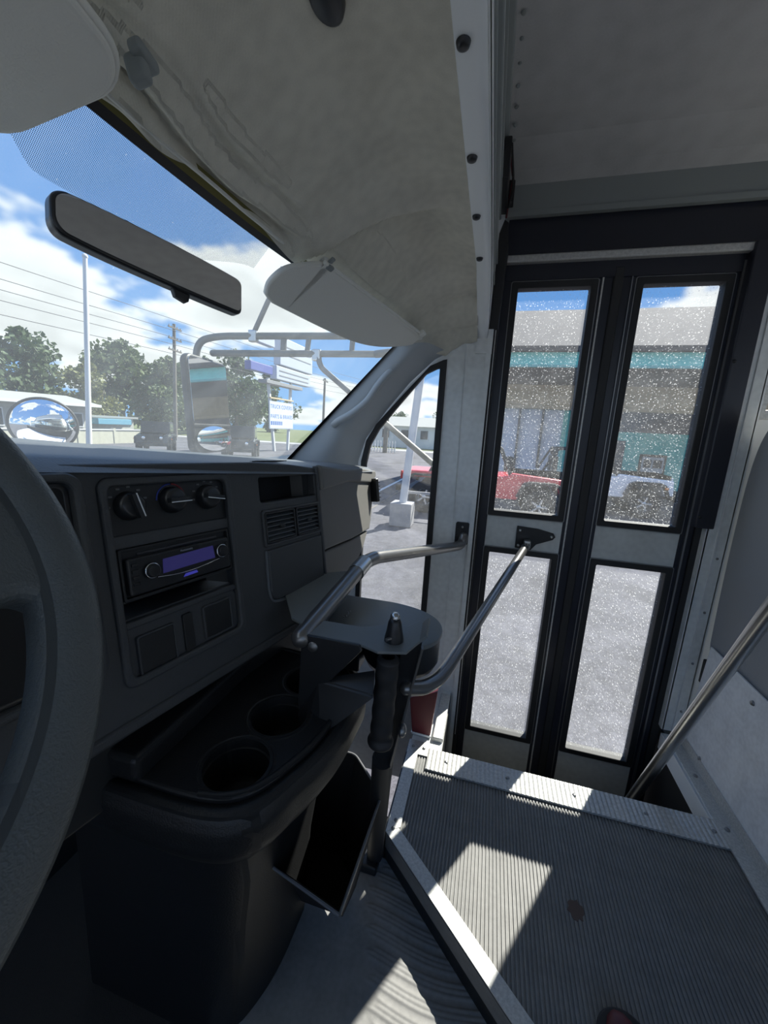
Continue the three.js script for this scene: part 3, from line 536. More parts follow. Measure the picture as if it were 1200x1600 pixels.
// ================================================================== ENGINE COVER with cup tray and bin
{
  const ec = thing('engine_cover', 'black moulded engine cover with three cup holders below the radio', 'console');
  const outl = (o) => { const p = new THREE.Path(); p.moveTo(0.350 - o, -0.62); p.lineTo(0.350 - o, -0.40); p.bezierCurveTo(0.350 - o, -0.29 + o, 0.36 - o, -0.255 + o, 0.44, -0.232 + o); p.bezierCurveTo(0.49, -0.210 + o, 0.52, -0.203 + o, 0.58, -0.201 + o); p.lineTo(0.650, -0.200 + o); p.bezierCurveTo(0.70 + o, -0.200 + o, 0.735 + o, -0.235 + o, 0.745 + o, -0.30); p.lineTo(0.76 + o, -0.62); return p.getSpacedPoints(90).map((q) => [q.x, q.y]); };
  const ring = outl(0), cx = 0.55, cz = -0.45;
  // skirt and body
  const lev = [[0.588, -0.018, 0, 0], [0.592, -0.006, 0, 0], [0.586, 0.004, 0, 0], [0.566, 0.010, 0, 0], [0.530, 0.008, 0, 0], [0.505, -0.002, 0, -0.004], [0.488, -0.030, 0.004, -0.012], [0.468, -0.050, 0.008, -0.018], [0.40, -0.052, 0.012, -0.026], [0.20, -0.052, 0.032, -0.060], [-0.098, -0.046, 0.052, -0.092]];
  const rings = lev.map(([y, o, dx, dz]) => outl(o).map(([x, z]) => V(x + dx, y, z + dz)));
  mesh('body', grid(90, lev.length * 3 - 3, (u, v) => { const k = v * (lev.length - 1), i = Math.min(lev.length - 2, Math.floor(k)), t = k - i, q = Math.round(u * 90); return rings[i][Math.min(q, rings[i].length - 1)].clone().lerp(rings[i + 1][Math.min(q, rings[i].length - 1)], t); }), M.cover, ec);
  // tray with three wells
  const cups = [[0.430, -0.320, 0.052], [0.541, -0.312, 0.052], [0.646, -0.308, 0.047]];
  const s = shape(outl(-0.016)); for (const [x, z, r] of cups) { const p = new THREE.Path(); p.absarc(x, z, r, 0, 2 * Math.PI, true); s.holes.push(p); }
  mesh('tray', xz(s, 0.580, 0.018, 0.004, 40), M.cover, ec);
  for (const [x, z, r] of cups) { const w = mesh('cup_well', lathe([[0, -0.078], [r * 0.86, -0.078], [r * 0.93, -0.072], [r * 0.99, -0.004], [r + 0.001, 0.0], [r + 0.0045, 0.0012], [r + 0.0065, -0.001]], 48).translate(x, 0.5985, z), M.cover, ec); }
  mesh('tray_ridge', new THREE.TubeGeometry(new THREE.CatmullRomCurve3(outl(-0.020).filter((_, i) => i > 22 && i < 74 && i % 3 === 0).map(([x, z]) => V(x, 0.598, z))), 90, 0.0045, 8), M.cover, ec);
  mesh('rear_ledge', [span(0.36, 0.80, 0.59, 0.635, -0.60, -0.43, 0.012)], M.cover, ec);
  // bin hanging on the passenger side
  const top = [[0.478, -0.166], [0.712, -0.158], [0.80, -0.25], [0.80, -0.38], [0.526, -0.38]], botm = [[0.67, -0.225], [0.74, -0.215], [0.79, -0.28], [0.79, -0.38], [0.67, -0.38]];
  const wall = (T, B, yT, yB) => { const p = [], n = T.length; for (let i = 0; i < n; i++) { const j = (i + 1) % n, a = V(T[i][0], yT, T[i][1]), b = V(T[j][0], yT, T[j][1]), c = V(B[j][0], yB, B[j][1]), d = V(B[i][0], yB, B[i][1]); p.push(a, b, c, a, c, d); } const g = new THREE.BufferGeometry(); g.setAttribute('position', new THREE.Float32BufferAttribute(p.flatMap((v) => v.toArray()), 3)); g.computeVertexNormals(); return g; };
  const sc = (L, k) => { const mx = L.reduce((q, p) => q + p[0], 0) / L.length, mz = L.reduce((q, p) => q + p[1], 0) / L.length; return L.map(([x, z]) => [mx + (x - mx) * k, mz + (z - mz) * k]); };
  const bin = mesh('side_bin', [wall(top, botm, 0.30, -0.02), wall(sc(top, 0.975), sc(botm, 0.95), 0.30, -0.014), xz(shape(botm), -0.022, 0.006)], M.deep, ec);
  const rim = top.map(([x, z]) => V(x, 0.30, z)); mesh('bin_rim', pipe([...rim, rim[0]], 0.0028, 0.014, 140, 8), M.satinLight ??= std([0.16, 0.16, 0.165], 0.3), bin);
}

// ================================================================== STEERING WHEEL
{
  const w = thing('steering_wheel', 'black grained steering wheel at the driver position', 'steering wheel', [-0.012, 1.024, -0.276]);
  w.rotation.x = -rad(29);
  const wm = std([0.098, 0.112, 0.116], 0.46, { bumpMap: rep(grainT, 14), bumpScale: 0.0006 });
  mesh('rim', new THREE.TorusGeometry(0.190, 0.0185, 22, 120), wm, w);
  const hub = new THREE.Shape(); hub.absellipse(0, -0.02, 0.085, 0.078, 0, 2 * Math.PI);
  mesh('hub', ext(hub, 0.05, 0.016, 4, 30).translate(0, 0, -0.055), wm, w);
  for (const sgn of [1, -1]) {
    const p = new THREE.Shape(); p.moveTo(0.05 * sgn, -0.062); p.bezierCurveTo(0.11 * sgn, -0.050, 0.150 * sgn, -0.034, 0.162 * sgn, -0.038); p.quadraticCurveTo(0.172 * sgn, -0.042, 0.176 * sgn, -0.062); p.lineTo(0.188 * sgn, -0.02); p.lineTo(0.172 * sgn, 0.082); p.bezierCurveTo(0.14 * sgn, 0.06, 0.09 * sgn, 0.05, 0.03 * sgn, 0.05); p.closePath();
    mesh('spoke', ext(p, 0.030, 0.009, 4, 20).translate(0, 0, -0.019), wm, w);
  }
  mesh('column_shroud', bx(0.25, 0.20, 0.20, 0, -0.05, -0.175, 0.03), M.deep, w);
  mesh('column', bar(V(0, 0, -0.05), V(0, -0.03, -0.30), 0.04, 24), M.black, w);
}

// ================================================================== GRAB RAIL, DOOR OPENER, STANCHION
{
  const g = thing('grab_rail', 'dark bent tube grab rail from the pale post to the dashboard bracket', 'grab rail');
  mesh('tube', pipe([V(0.585, 0.728, -0.293), V(0.93, 0.770, -0.279), V(1.485, 0.672, -0.083), V(1.515, 0.678, -0.073), V(1.532, 0.70, -0.070)], 0.0180, 0.06, 120, 18), M.railDark ??= std([0.24, 0.235, 0.23], 0.3, { metalness: 0.75 }), g);
  mesh('joint_sleeve', bar(V(0.845, 0.7597, -0.2825), V(0.905, 0.767, -0.280), 0.0208, 20), M.steel, g);
  const p = mesh('flange', ext(rrect(-0.026, 0.026, -0.045, 0.045, 0.008), 0.008, 0.002).rotateY(-Math.PI / 2).translate(1.538, 0.712, -0.078), M.satin, g);
  for (const y of [0.738, 0.690]) mesh('bolt', new THREE.SphereGeometry(0.006, 10, 8).translate(1.530, y, -0.078), M.screw, p);
  // the sheet metal gusset that holds the inner end
  const gp = mesh('gusset', ext(shape([[0.741, 0.417], [0.812, 0.409], [0.90, 0.296], [0.60, 0.300], [0.612, 0.326]].map(([x, z]) => [x, z])), 0.005, 0.001).rotateX(-Math.PI / 2).translate(0, 0.742, 0), M.steelBlack, g);
  mesh('slot', bx(0.022, 0.002, 0.007, 0.80, 0.7475, -0.372, 0.001), M.tan, gp);
}
{
  const o = thing('door_opener', 'black lever mechanism with ribbed hand grip and long rod to the entry door', 'door lever');
  const top = [[0.585, -0.290], [0.640, -0.290], [0.643, -0.193], [0.665, -0.162], [0.676, -0.118], [0.706, -0.101], [0.697, -0.085], [0.631, -0.086], [0.586, -0.102], [0.572, -0.148], [0.585, -0.185]];
  mesh('top_plate', xz(shape(top), 0.733, 0.005, 0.0015), M.steelBlack, o);
  mesh('turned_ear', beam(V(0.700, 0.735, -0.092), V(0.630, 0.735, -0.086), 0.004, 0.02, V(0.2, 1, 0.9)).translate(0, 0.006, 0.004), M.steelBlack, o);
  const sp = mesh('side_plate', zy(shape([[-0.290, 0.738], [-0.182, 0.738], [-0.178, 0.728], [-0.208, 0.690], [-0.232, 0.660], [-0.246, 0.650], [-0.292, 0.575], [-0.296, 0.60]]), 0.579, 0.006, 0.0015), M.satin, o);
  mesh('rivet', lathe([[0, 0.004], [0.008, 0.0035], [0.0095, 0]], 20).rotateZ(Math.PI / 2).translate(0.579, 0.718, -0.268), M.screw, sp);
  // lower guard, bent out from the side plate
  const gd = new THREE.BufferGeometry(), G = [V(0.580, 0.650, -0.256), V(0.60, 0.676, -0.158), V(0.565, 0.655, -0.150), V(0.545, 0.572, -0.236), V(0.552, 0.556, -0.270), V(0.575, 0.574, -0.293)];
  const tri = []; for (let i = 1; i < G.length - 1; i++) tri.push(G[0], G[i], G[i + 1]); const off = V(0.004, 0.004, -0.002); for (let i = 1; i < G.length - 1; i++) tri.push(G[0].clone().add(off), G[i + 1].clone().add(off), G[i].clone().add(off));
  for (let i = 0; i < G.length; i++) { const a = G[i], b = G[(i + 1) % G.length]; tri.push(a, b.clone().add(off), b, a, a.clone().add(off), b.clone().add(off)); }
  gd.setAttribute('position', new THREE.Float32BufferAttribute(tri.flatMap((v) => v.toArray()), 3)); gd.computeVertexNormals();
  mesh('guard_plate', gd, M.satin, o);
  // pivot knob
  const kn = mesh('pivot_knob', lathe([[0, 0.044], [0.008, 0.042], [0.0115, 0.035], [0.0135, 0.022], [0.0165, 0.007], [0.017, 0]], 24).translate(0.617, 0.738, -0.131), M.satin, o);
  mesh('cap_nut', lathe([[0, 0.006], [0.0045, 0.0055], [0.0062, 0.002], [0.0062, -0.001]], 6).scale(1.4, 1.4, 1.4).translate(0.617, 0.781, -0.131), M.steel, kn);
  mesh('set_screw', bar(V(0.606, 0.748, -0.131), V(0.595, 0.748, -0.140), 0.003, 8), M.screw, kn);
  // housing with a rounded lid
  const lid = new THREE.Shape(); lid.moveTo(0.70, -0.325); lid.lineTo(0.868, -0.318); lid.lineTo(0.870, -0.20); lid.bezierCurveTo(0.866, -0.12, 0.83, -0.062, 0.765, -0.060); lid.bezierCurveTo(0.70, -0.060, 0.672, -0.11, 0.668, -0.17); lid.lineTo(0.66, -0.32); lid.closePath();
  const fl = mesh('housing_lid', xz(lid, 0.680, 0.010, 0.002, 24), M.steelBlack, o);
  for (let i = 0; i < 7; i++) mesh('scuff_screw', lathe([[0, 0.0012], [0.0022, 0.001], [0.0026, 0]], 8).translate(0.748 + 0.010 * i * 0.6 + (i ? 0.0 : 0.02), 0.690, -0.272 - 0.003 * (i % 2)), M.screw, fl);
  mesh('housing', lathe([[0.082, 0], [0.082, -0.055], [0.075, -0.07], [0, -0.07]], 40).translate(0.765, 0.680, -0.145), M.satin, o);
  mesh('housing_bracket', span(0.70, 0.86, 0.60, 0.68, -0.30, -0.22, 0.004), M.satin, o);
  // lever and ribbed grip hanging from the pivot
  const prof = []; for (let i = 0; i <= 60; i++) { const y = -0.185 * i / 60; let r = 0.0205 + 0.0008 * Math.cos(i / 60 * 5 * 2 * Math.PI); if (i > 54) r += 0.0040 * Math.sin((i - 54) / 6 * Math.PI); if (i === 60) r = 0.002; if (i < 3) r = 0.012 + i * 0.004; prof.push([r, y]); }
  mesh('hand_grip', lathe(prof.reverse(), 32).rotateX(rad(2)).translate(0.617, 0.705, -0.139), M.rubber, o);
  mesh('lever_bar', beam(V(0.648, 0.735, -0.100), V(0.672, 0.43, -0.150), 0.006, 0.032, V(0.2, 0.2, 1)), M.satin, o);
  mesh('lever_rib', beam(V(0.640, 0.72, -0.083), V(0.664, 0.43, -0.133), 0.010, 0.004, V(0.2, 0.2, 1)), M.screw, o);
  mesh('lower_post', bar(V(0.668, 0.44, -0.15), V(0.86, -0.07, -0.20), 0.022, 18), M.rubber, o);
  mesh('lever_boss', new THREE.SphereGeometry(0.013, 16, 12).scale(1, 1, 0.6).translate(0.635, 0.545, -0.108), M.screw, o);
  mesh('post_foot', span(0.82, 0.868, -0.094, -0.066, -0.235, -0.185, 0.006), M.satin, o);
  // operating rod to the door
  mesh('rod', pipe([V(0.655, 0.622, -0.108), V(0.690, 0.604, -0.080), V(0.745, 0.598, -0.052), V(1.545, 0.692, 0.168)], 0.0142, 0.05, 120, 16), M.railDark, o);
  mesh('clevis', [bx(0.034, 0.030, 0.024, 1.545, 0.696, 0.168, 0.004), bar(V(1.515, 0.688, 0.160), V(1.535, 0.691, 0.166), 0.016, 6)], M.steel, o);
  const db = mesh('door_bracket', zy(shape([[0.128, 0.668], [0.186, 0.664], [0.205, 0.690], [0.262, 0.715], [0.270, 0.727], [0.262, 0.740], [0.205, 0.752], [0.128, 0.756]]), 1.574, 0.010, 0.002), M.satin, o);
  for (const [z, y] of [[0.14, 0.74], [0.14, 0.68], [0.256, 0.727]]) mesh('bolt', new THREE.SphereGeometry(0.006, 10, 8).translate(1.573, y, z), M.steel, db);
}
{
  const s = thing('stanchion_pole', 'brushed steel hand pole slanting across the step well by the grey panel', 'pole');
  mesh('tube', pipe([V(1.466, -0.412, 0.597), V(1.33, -0.09, 0.598), V(0.981, 0.753, 0.612), V(0.86, 1.05, 0.62), V(0.84, 1.10, 0.78)], 0.0165, 0.05, 120, 20), M.steel, s);
  mesh('foot_flange', lathe([[0, 0.008], [0.03, 0.008], [0.034, 0]], 24).translate(1.466, -0.42, 0.597), M.steel, s);
}
// panels behind the step well
{
  const p = thing('modesty_panel', 'pale silver sheet metal panel standing behind the step well', 'panel');
  mesh('sheet', ext(shape([[0.25, 0.012], [1.515, 0.012], [1.515, 0.10], [1.487, 0.424], [0.25, 0.424]]), 0.006, 0.0015).translate(0, 0, 0.795), M.silver, p);
  for (const [x, y] of [[1.24, 0.385], [0.80, 0.385], [1.40, 0.05]]) mesh('bolt', lathe([[0, 0.006], [0.006, 0.005], [0.008, 0]], 12).rotateX(-Math.PI / 2).translate(x, y, 0.795), M.screw, p);
}
{
  const p = thing('padded_barrier', 'dark grey padded seat barrier with a rounded top corner beside the window', 'seat');
  const s = new THREE.Shape(); s.moveTo(0.55, 0.03); s.lineTo(1.40, 0.03); s.lineTo(1.475, 0.20); s.lineTo(1.532, 0.42); s.bezierCurveTo(1.545, 0.62, 1.55, 0.80, 1.546, 0.95); s.bezierCurveTo(1.54, 1.10, 1.52, 1.20, 1.40, 1.222); s.lineTo(0.70, 1.222); s.bezierCurveTo(0.58, 1.215, 0.55, 1.12, 0.55, 1.0); s.closePath();
  mesh('cushion', ext(s, 0.06, 0.018, 5, 24).translate(0, 0, 0.808), M.seat, p);
  mesh('backing', ext(s, 0.012, 0.002, 2, 24).translate(0, 0, 0.868), M.black, p);
  mesh('latch', [span(1.500, 1.522, 0.27, 0.36, 0.80, 0.812, 0.004)], M.rubber, p);
}
{
  const t = thing('storage_case', 'maroon flat case standing at the wall base behind the rod', 'case');
  mesh('shell', zy(shape([[-0.176, 0.004], [-0.110, 0.004], [-0.096, 0.198], [-0.194, 0.150]]), 1.25, 0.030, 0.003), M.maroon, t);
  mesh('closure_edge', zy(shape([[-0.180, 0.014], [-0.106, 0.014], [-0.107, 0.006], [-0.177, 0.006]]), 1.247, 0.036, 0.001), M.white, t);
}

// ================================================================== VISORS AND MIRROR
{
  const O = V(0.804, 1.42, -0.361), N = V(0.092, 0.851, -0.517).normalize(), U = V(1.372, 1.415, -0.269).sub(V(0.816, 1.42, -0.359)).normalize(), W = N.clone().cross(U);
  const P = [[0.770, 1.355, -0.474], [0.752, 1.369, -0.454], [0.749, 1.389, -0.422], [0.770, 1.404, -0.393], [0.816, 1.42, -0.359], [0.863, 1.42, -0.350], [1.372, 1.415, -0.269], [1.405, 1.40, -0.285], [1.40, 1.383, -0.312], [1.277, 1.357, -0.382], [1.117, 1.345, -0.429], [0.839, 1.348, -0.473], [0.795, 1.350, -0.477]].map((p) => { const q = V(...p).sub(O); return new THREE.Vector2(q.dot(U), -q.dot(W)); });
  const t = thing('sun_visor', 'grey fabric sun visor folded down over the passenger side of the windshield', 'sun visor'); t.position.copy(O); t.quaternion.setFromRotationMatrix(new THREE.Matrix4().makeBasis(U, W.clone().negate(), N.clone().negate()));
  const s = new THREE.Shape(); s.setFromPoints(new THREE.SplineCurve(P.concat([P[0]])).getPoints(70).slice(0, -1)); 
  mesh('board', ext(s, 0.014, 0.006, 4).translate(0, 0, -0.007), M.visor, t);
  const dn = -Math.sign(P[10].y);
  mesh('hinge_rod', bar(V(0.0, 0.002, 0.004), V(0.60, 0.004, 0.004), 0.0042, 10), M.visor, t);
  mesh('clip', [bx(0.020, 0.012, 0.008, 0.02, 0.0, 0.006, 0.003), bx(0.010, 0.018, 0.006, 0.014, dn * 0.010, 0.002, 0.002)], M.ceilGreen, t);
  mesh('pivot', [bx(0.026, 0.020, 0.016, 0.575, 0.008, 0.008, 0.005)], M.visor, t);
}
{
  const t = thing('sun_visor', 'grey fabric sun visor above the driver, folded up by the mirror', 'sun visor', [0.362, 1.408, -0.36]);
  t.rotation.set(rad(-17), rad(9), 0);
  const s = rrect(-0.46, 0.0, -0.008, 0.165, 0.045); 
  mesh('board', ext(s, 0.016, 0.007, 4, 16).rotateX(-Math.PI / 2).translate(0, -0.008, 0.0), M.visor, t);
  mesh('piping', new THREE.TubeGeometry(new THREE.CatmullRomCurve3(rrect(-0.46, 0.0, -0.008, 0.165, 0.045).getPoints(16).map((p) => V(p.x, 0, -p.y)), true), 120, 0.0042, 8), M.visor, t);
  mesh('clip', [bx(0.014, 0.026, 0.020, 0.012, 0.016, 0.004, 0.005), bx(0.030, 0.012, 0.014, 0.014, 0.026, 0.012, 0.004)], M.ceilGreen, t);
}
{
  const c = V(0.448, 1.2885, -0.414), U = V(0.548, 1.278, -0.378).sub(V(0.3475, 1.299, -0.450)).normalize(), N0 = V(-0.35, 0.1, 1), N = N0.addScaledVector(U, -N0.dot(U)).normalize(), W = N.clone().cross(U);
  const t = thing('rear_view_mirror', 'black framed interior mirror hanging at the top of the windshield', 'mirror'); t.position.copy(c); t.quaternion.setFromRotationMatrix(new THREE.Matrix4().makeBasis(U, W, N));
  const s = new THREE.Shape(); s.moveTo(-0.100, -0.021); s.bezierCurveTo(-0.06, -0.026, 0.06, -0.0265, 0.103, -0.0255); s.quadraticCurveTo(0.112, -0.025, 0.112, -0.015); s.lineTo(0.112, 0.014); s.quadraticCurveTo(0.112, 0.023, 0.102, 0.0245); s.bezierCurveTo(0.05, 0.028, -0.05, 0.028, -0.098, 0.0245); s.quadraticCurveTo(-0.112, 0.021, -0.112, 0.008); s.lineTo(-0.112, -0.006); s.quadraticCurveTo(-0.111, -0.019, -0.100, -0.021); s.closePath();
  mesh('shell', ext(s, 0.020, 0.005, 4, 12).translate(0, 0, -0.018), M.satin, t);
  const q = s.getPoints(12).map((p) => [p.x * 0.965, p.y * 0.87]);
  mesh('mirror_glass', ext(shape(q), 0.0015).translate(0, 0, 0.0018), M.mirror, t);
  mesh('dimmer_tab', ext(shape([[0.012, -0.024], [0.036, -0.024], [0.034, -0.034], [0.030, -0.037], [0.016, -0.034]]), 0.008, 0.0015).translate(0, 0, -0.012), M.satin, t);
  mesh('stalk', bar(V(0, 0, -0.016), V(-0.02, 0.05, -0.055), 0.007, 12), M.satin, t);
  mesh('ball_socket', new THREE.SphereGeometry(0.012, 16, 12).translate(0, 0, -0.018), M.satin, t);
}
{ // black bracket with loose wires at the corner of the bulkhead
  const t = thing('wire_bracket', 'black bracket with loose wires in the corner above the entry door', 'bracket');
  mesh('plate', [span(1.30, 1.50, 1.80, 1.90, -0.050, -0.030, 0.004), span(1.49, 1.535, 1.835, 1.895, -0.048, -0.012, 0.004)], M.satin, t);
  mesh('wire', new THREE.TubeGeometry(new THREE.CatmullRomCurve3([V(1.36, 1.90, -0.035), V(1.40, 1.86, -0.022), V(1.45, 1.88, -0.02), V(1.49, 1.84, -0.026), V(1.52, 1.80, -0.03)]), 40, 0.003, 8), M.maroon, t);
  mesh('wire', new THREE.TubeGeometry(new THREE.CatmullRomCurve3([V(1.30, 1.88, -0.03), V(1.42, 1.84, -0.018), V(1.50, 1.82, -0.028)]), 40, 0.003, 8), M.rubber, t);
}
{ const t = thing('roof_fitting', 'small dark round fitting on the headliner at the top of the view', 'fitting', [0.489, 1.552, -0.221]);
  mesh('housing', lathe([[0, -0.010], [0.014, -0.010], [0.018, -0.006], [0.020, 0.004]], 24).scale(1.5, 1, 1), M.satin, t); }

{ // dark stain on the ribbed floor
  const r = rng(9), p = []; for (let i = 0; i < 18; i++) { const a = i / 18 * 2 * Math.PI, q = 0.013 + 0.008 * r(); p.push([0.832 + Math.cos(a) * q * 1.3, 0.306 + Math.sin(a) * q]); }
  tag(mesh('floor_stain', xz(shape(p), -0.0012, 0.0010), std([0.11, 0.075, 0.06], 0.8)), 'small dark brown stain dried on the ribbed floor', 'stain');
}
{ // toe of a shoe at the edge of the floor
  const t = thing('shoe', 'maroon shoe toe on the ribbed floor at the frame edge', 'shoe', [0.664, 0.0, 0.338]); t.rotation.y = rad(14);
  const sole = new THREE.Shape(); sole.moveTo(-0.28, -0.032); sole.bezierCurveTo(-0.20, -0.036, -0.10, -0.052, -0.04, -0.048); sole.bezierCurveTo(0.01, -0.040, 0.012, 0.030, -0.03, 0.046); sole.bezierCurveTo(-0.10, 0.050, -0.20, 0.034, -0.28, 0.032); sole.closePath();
  mesh('sole', xz(sole, 0.0, 0.022, 0.004, 20), M.rubber, t);
  mesh('upper', grid(30, 24, (u, v) => { const x = lerp(-0.275, -0.004, u), w = 0.044 * Math.pow(1 - Math.pow(clamp((u - 0.4) / 0.601, 0, 1), 3), 0.5), h = (0.026 + 0.055 * (1 - sstep(u, 0.1, 0.9))) * Math.pow(1 - Math.pow(clamp((u - 0.7) / 0.301, 0, 1), 3), 0.5), a = Math.PI * v; return V(x, 0.018 + h * Math.sin(a), w * Math.cos(a)); }), M.maroon, t);
  for (let i = 0; i < 4; i++) mesh('lace', bar(V(-0.11 - i * 0.025, 0.068 + i * 0.009, -0.02), V(-0.11 - i * 0.025, 0.068 + i * 0.009, 0.02), 0.003, 8), M.white, t);
}

// ================================================================== OUTSIDE
const GY = -0.75;
{
  const g = structGroup('ground');
  mesh('asphalt', span(-60, 120, GY - 0.2, GY, -90, 70), M.asphalt, g);
  mesh('road_strip', span(33.5, 36.5, GY, GY + 0.02, -60, 40), M.concrete, g);
  mesh('grass_verge', span(36.5, 120, GY, GY + 0.03, -90, 70), M.leafB2 ??= std([0.10, 0.12, 0.045], 0.95), g);
  for (const z of [-3.2, -6.0, -8.8]) mesh('parking_line', span(10, 15, GY, GY + 0.006, z, z + 0.1), M.poleWhite, g);
  // joints between slabs
  mesh('joint', [span(5, 30, GY, GY + 0.004, -2.6, -2.56), span(9.6, 9.64, GY, GY + 0.004, -20, 20)], M.wood, g);
}
// bus outer mirror on its tube arm
{
  const t = thing('side_mirror', 'tall black bus mirror on a tube arm ahead of the windshield pillar', 'mirror');
  const tube = M.railGrey ??= std([0.14, 0.145, 0.14], 0.45, { metalness: 0.4 });
  mesh('arm_loop', pipe([V(1.842, 1.511, -0.55), V(1.656, 1.476, -1.262), V(1.622, 1.445, -1.345), V(1.613, 1.30, -1.352)], 0.0155, 0.08, 120, 14), tube, t);
  mesh('arm_lower', pipe([V(1.640, 1.399, -1.275), V(1.825, 1.430, -0.55)], 0.0150, 0.03, 20, 12), tube, t);
  for (const [a, b, r] of [[V(1.765, 1.50, -0.855), V(1.750, 1.405, -0.86), 0.012], [V(1.812, 1.505, -0.66), V(1.800, 1.42, -0.66), 0.012], [V(1.74, 1.485, -0.97), V(1.735, 1.41, -0.97), 0.014]]) mesh('arm_tie', bar(a, b, r), tube, t);
  mesh('upper_strut', bar(V(1.697, 1.484, -1.105), V(1.70, 1.76, -0.95), 0.011), tube, t);
  mesh('lower_strut', pipe([V(1.756, 1.42, -0.81), V(1.75, 1.36, -0.79), V(1.62, 0.95, -0.20), V(1.60, 0.92, -0.155)], 0.0125, 0.03, 60, 10), tube, t);
  for (const p of [[1.757, 1.412, -0.812], [1.697, 1.482, -1.10]]) mesh('strut_clamp', bx(0.03, 0.05, 0.04, ...p, 0.006), M.steel, t);
  mesh('arm_mount', [bar(V(1.842, 1.511, -0.55), V(1.58, 1.45, -0.30), 0.018), bar(V(1.825, 1.43, -0.55), V(1.58, 1.40, -0.32), 0.017)], tube, t);
  // head
  const head = new THREE.Group(); head.name = 'mirror_head'; t.add(head); head.position.set(1.592, 1.165, -1.262); head.rotation.set(rad(-3), rad(5), 0);
  mesh('shell', ext(rrect(-0.15, 0.15, -0.215, 0.205, 0.04), 0.036, 0.012, 4).translate(0, 0, -0.031), M.black, head);
  mesh('flat_glass', slab(-0.138, 0.138, -0.085, 0.193, 0.02, 0.004, 0.003, 0.0005), M.mirrorOut, head);
  mesh('convex_glass', new THREE.SphereGeometry(0.45, 24, 16, 0, Math.PI * 2, 0, 0.21).rotateX(Math.PI / 2).scale(1.42, 0.60, 1).translate(0, -0.150, -0.428), M.mirrorOut, head);
  mesh('glass_divider', bx(0.28, 0.012, 0.012, 0, -0.092, 0.004, 0.002), M.black, head);
}
{ // round crossover mirror over the hood
  const t = thing('hood_mirror', 'round chromed convex mirror standing ahead of the dashboard', 'mirror', [0.965, 1.058, -1.395]);
  t.rotation.y = Math.atan2(-0.955, 1.395); t.scale.setScalar(0.84);
  mesh('bowl', new THREE.SphereGeometry(0.110, 40, 24, 0, Math.PI * 2, 0, 1.25).rotateX(Math.PI / 2).scale(0.96, 0.92, 0.75).translate(0, 0, -0.01), M.mirrorOut, t);
  mesh('rim', new THREE.TorusGeometry(0.105, 0.006, 10, 48).scale(0.96, 0.92, 1).translate(0, 0, 0.014), M.rubber, t);
  mesh('back', new THREE.SphereGeometry(0.105, 30, 12, 0, Math.PI * 2, 0, Math.PI / 2).rotateX(-Math.PI / 2).scale(0.94, 0.90, 0.35).translate(0, 0, 0.012), M.black, t);
  mesh('stem', bar(V(0, -0.07, -0.01), V(0.02, -0.42, -0.02), 0.012), M.black, t);
}
struct('hood', [grid(24, 10, (u, v) => V(lerp(-0.45, 1.25, u), lerp(0.80, 0.62, Math.pow(v, 1.5)) - 0.10 * Math.pow(Math.abs(u - 0.5) * 2, 4), lerp(-1.02, -2.0, v)))], M.whitePaint);

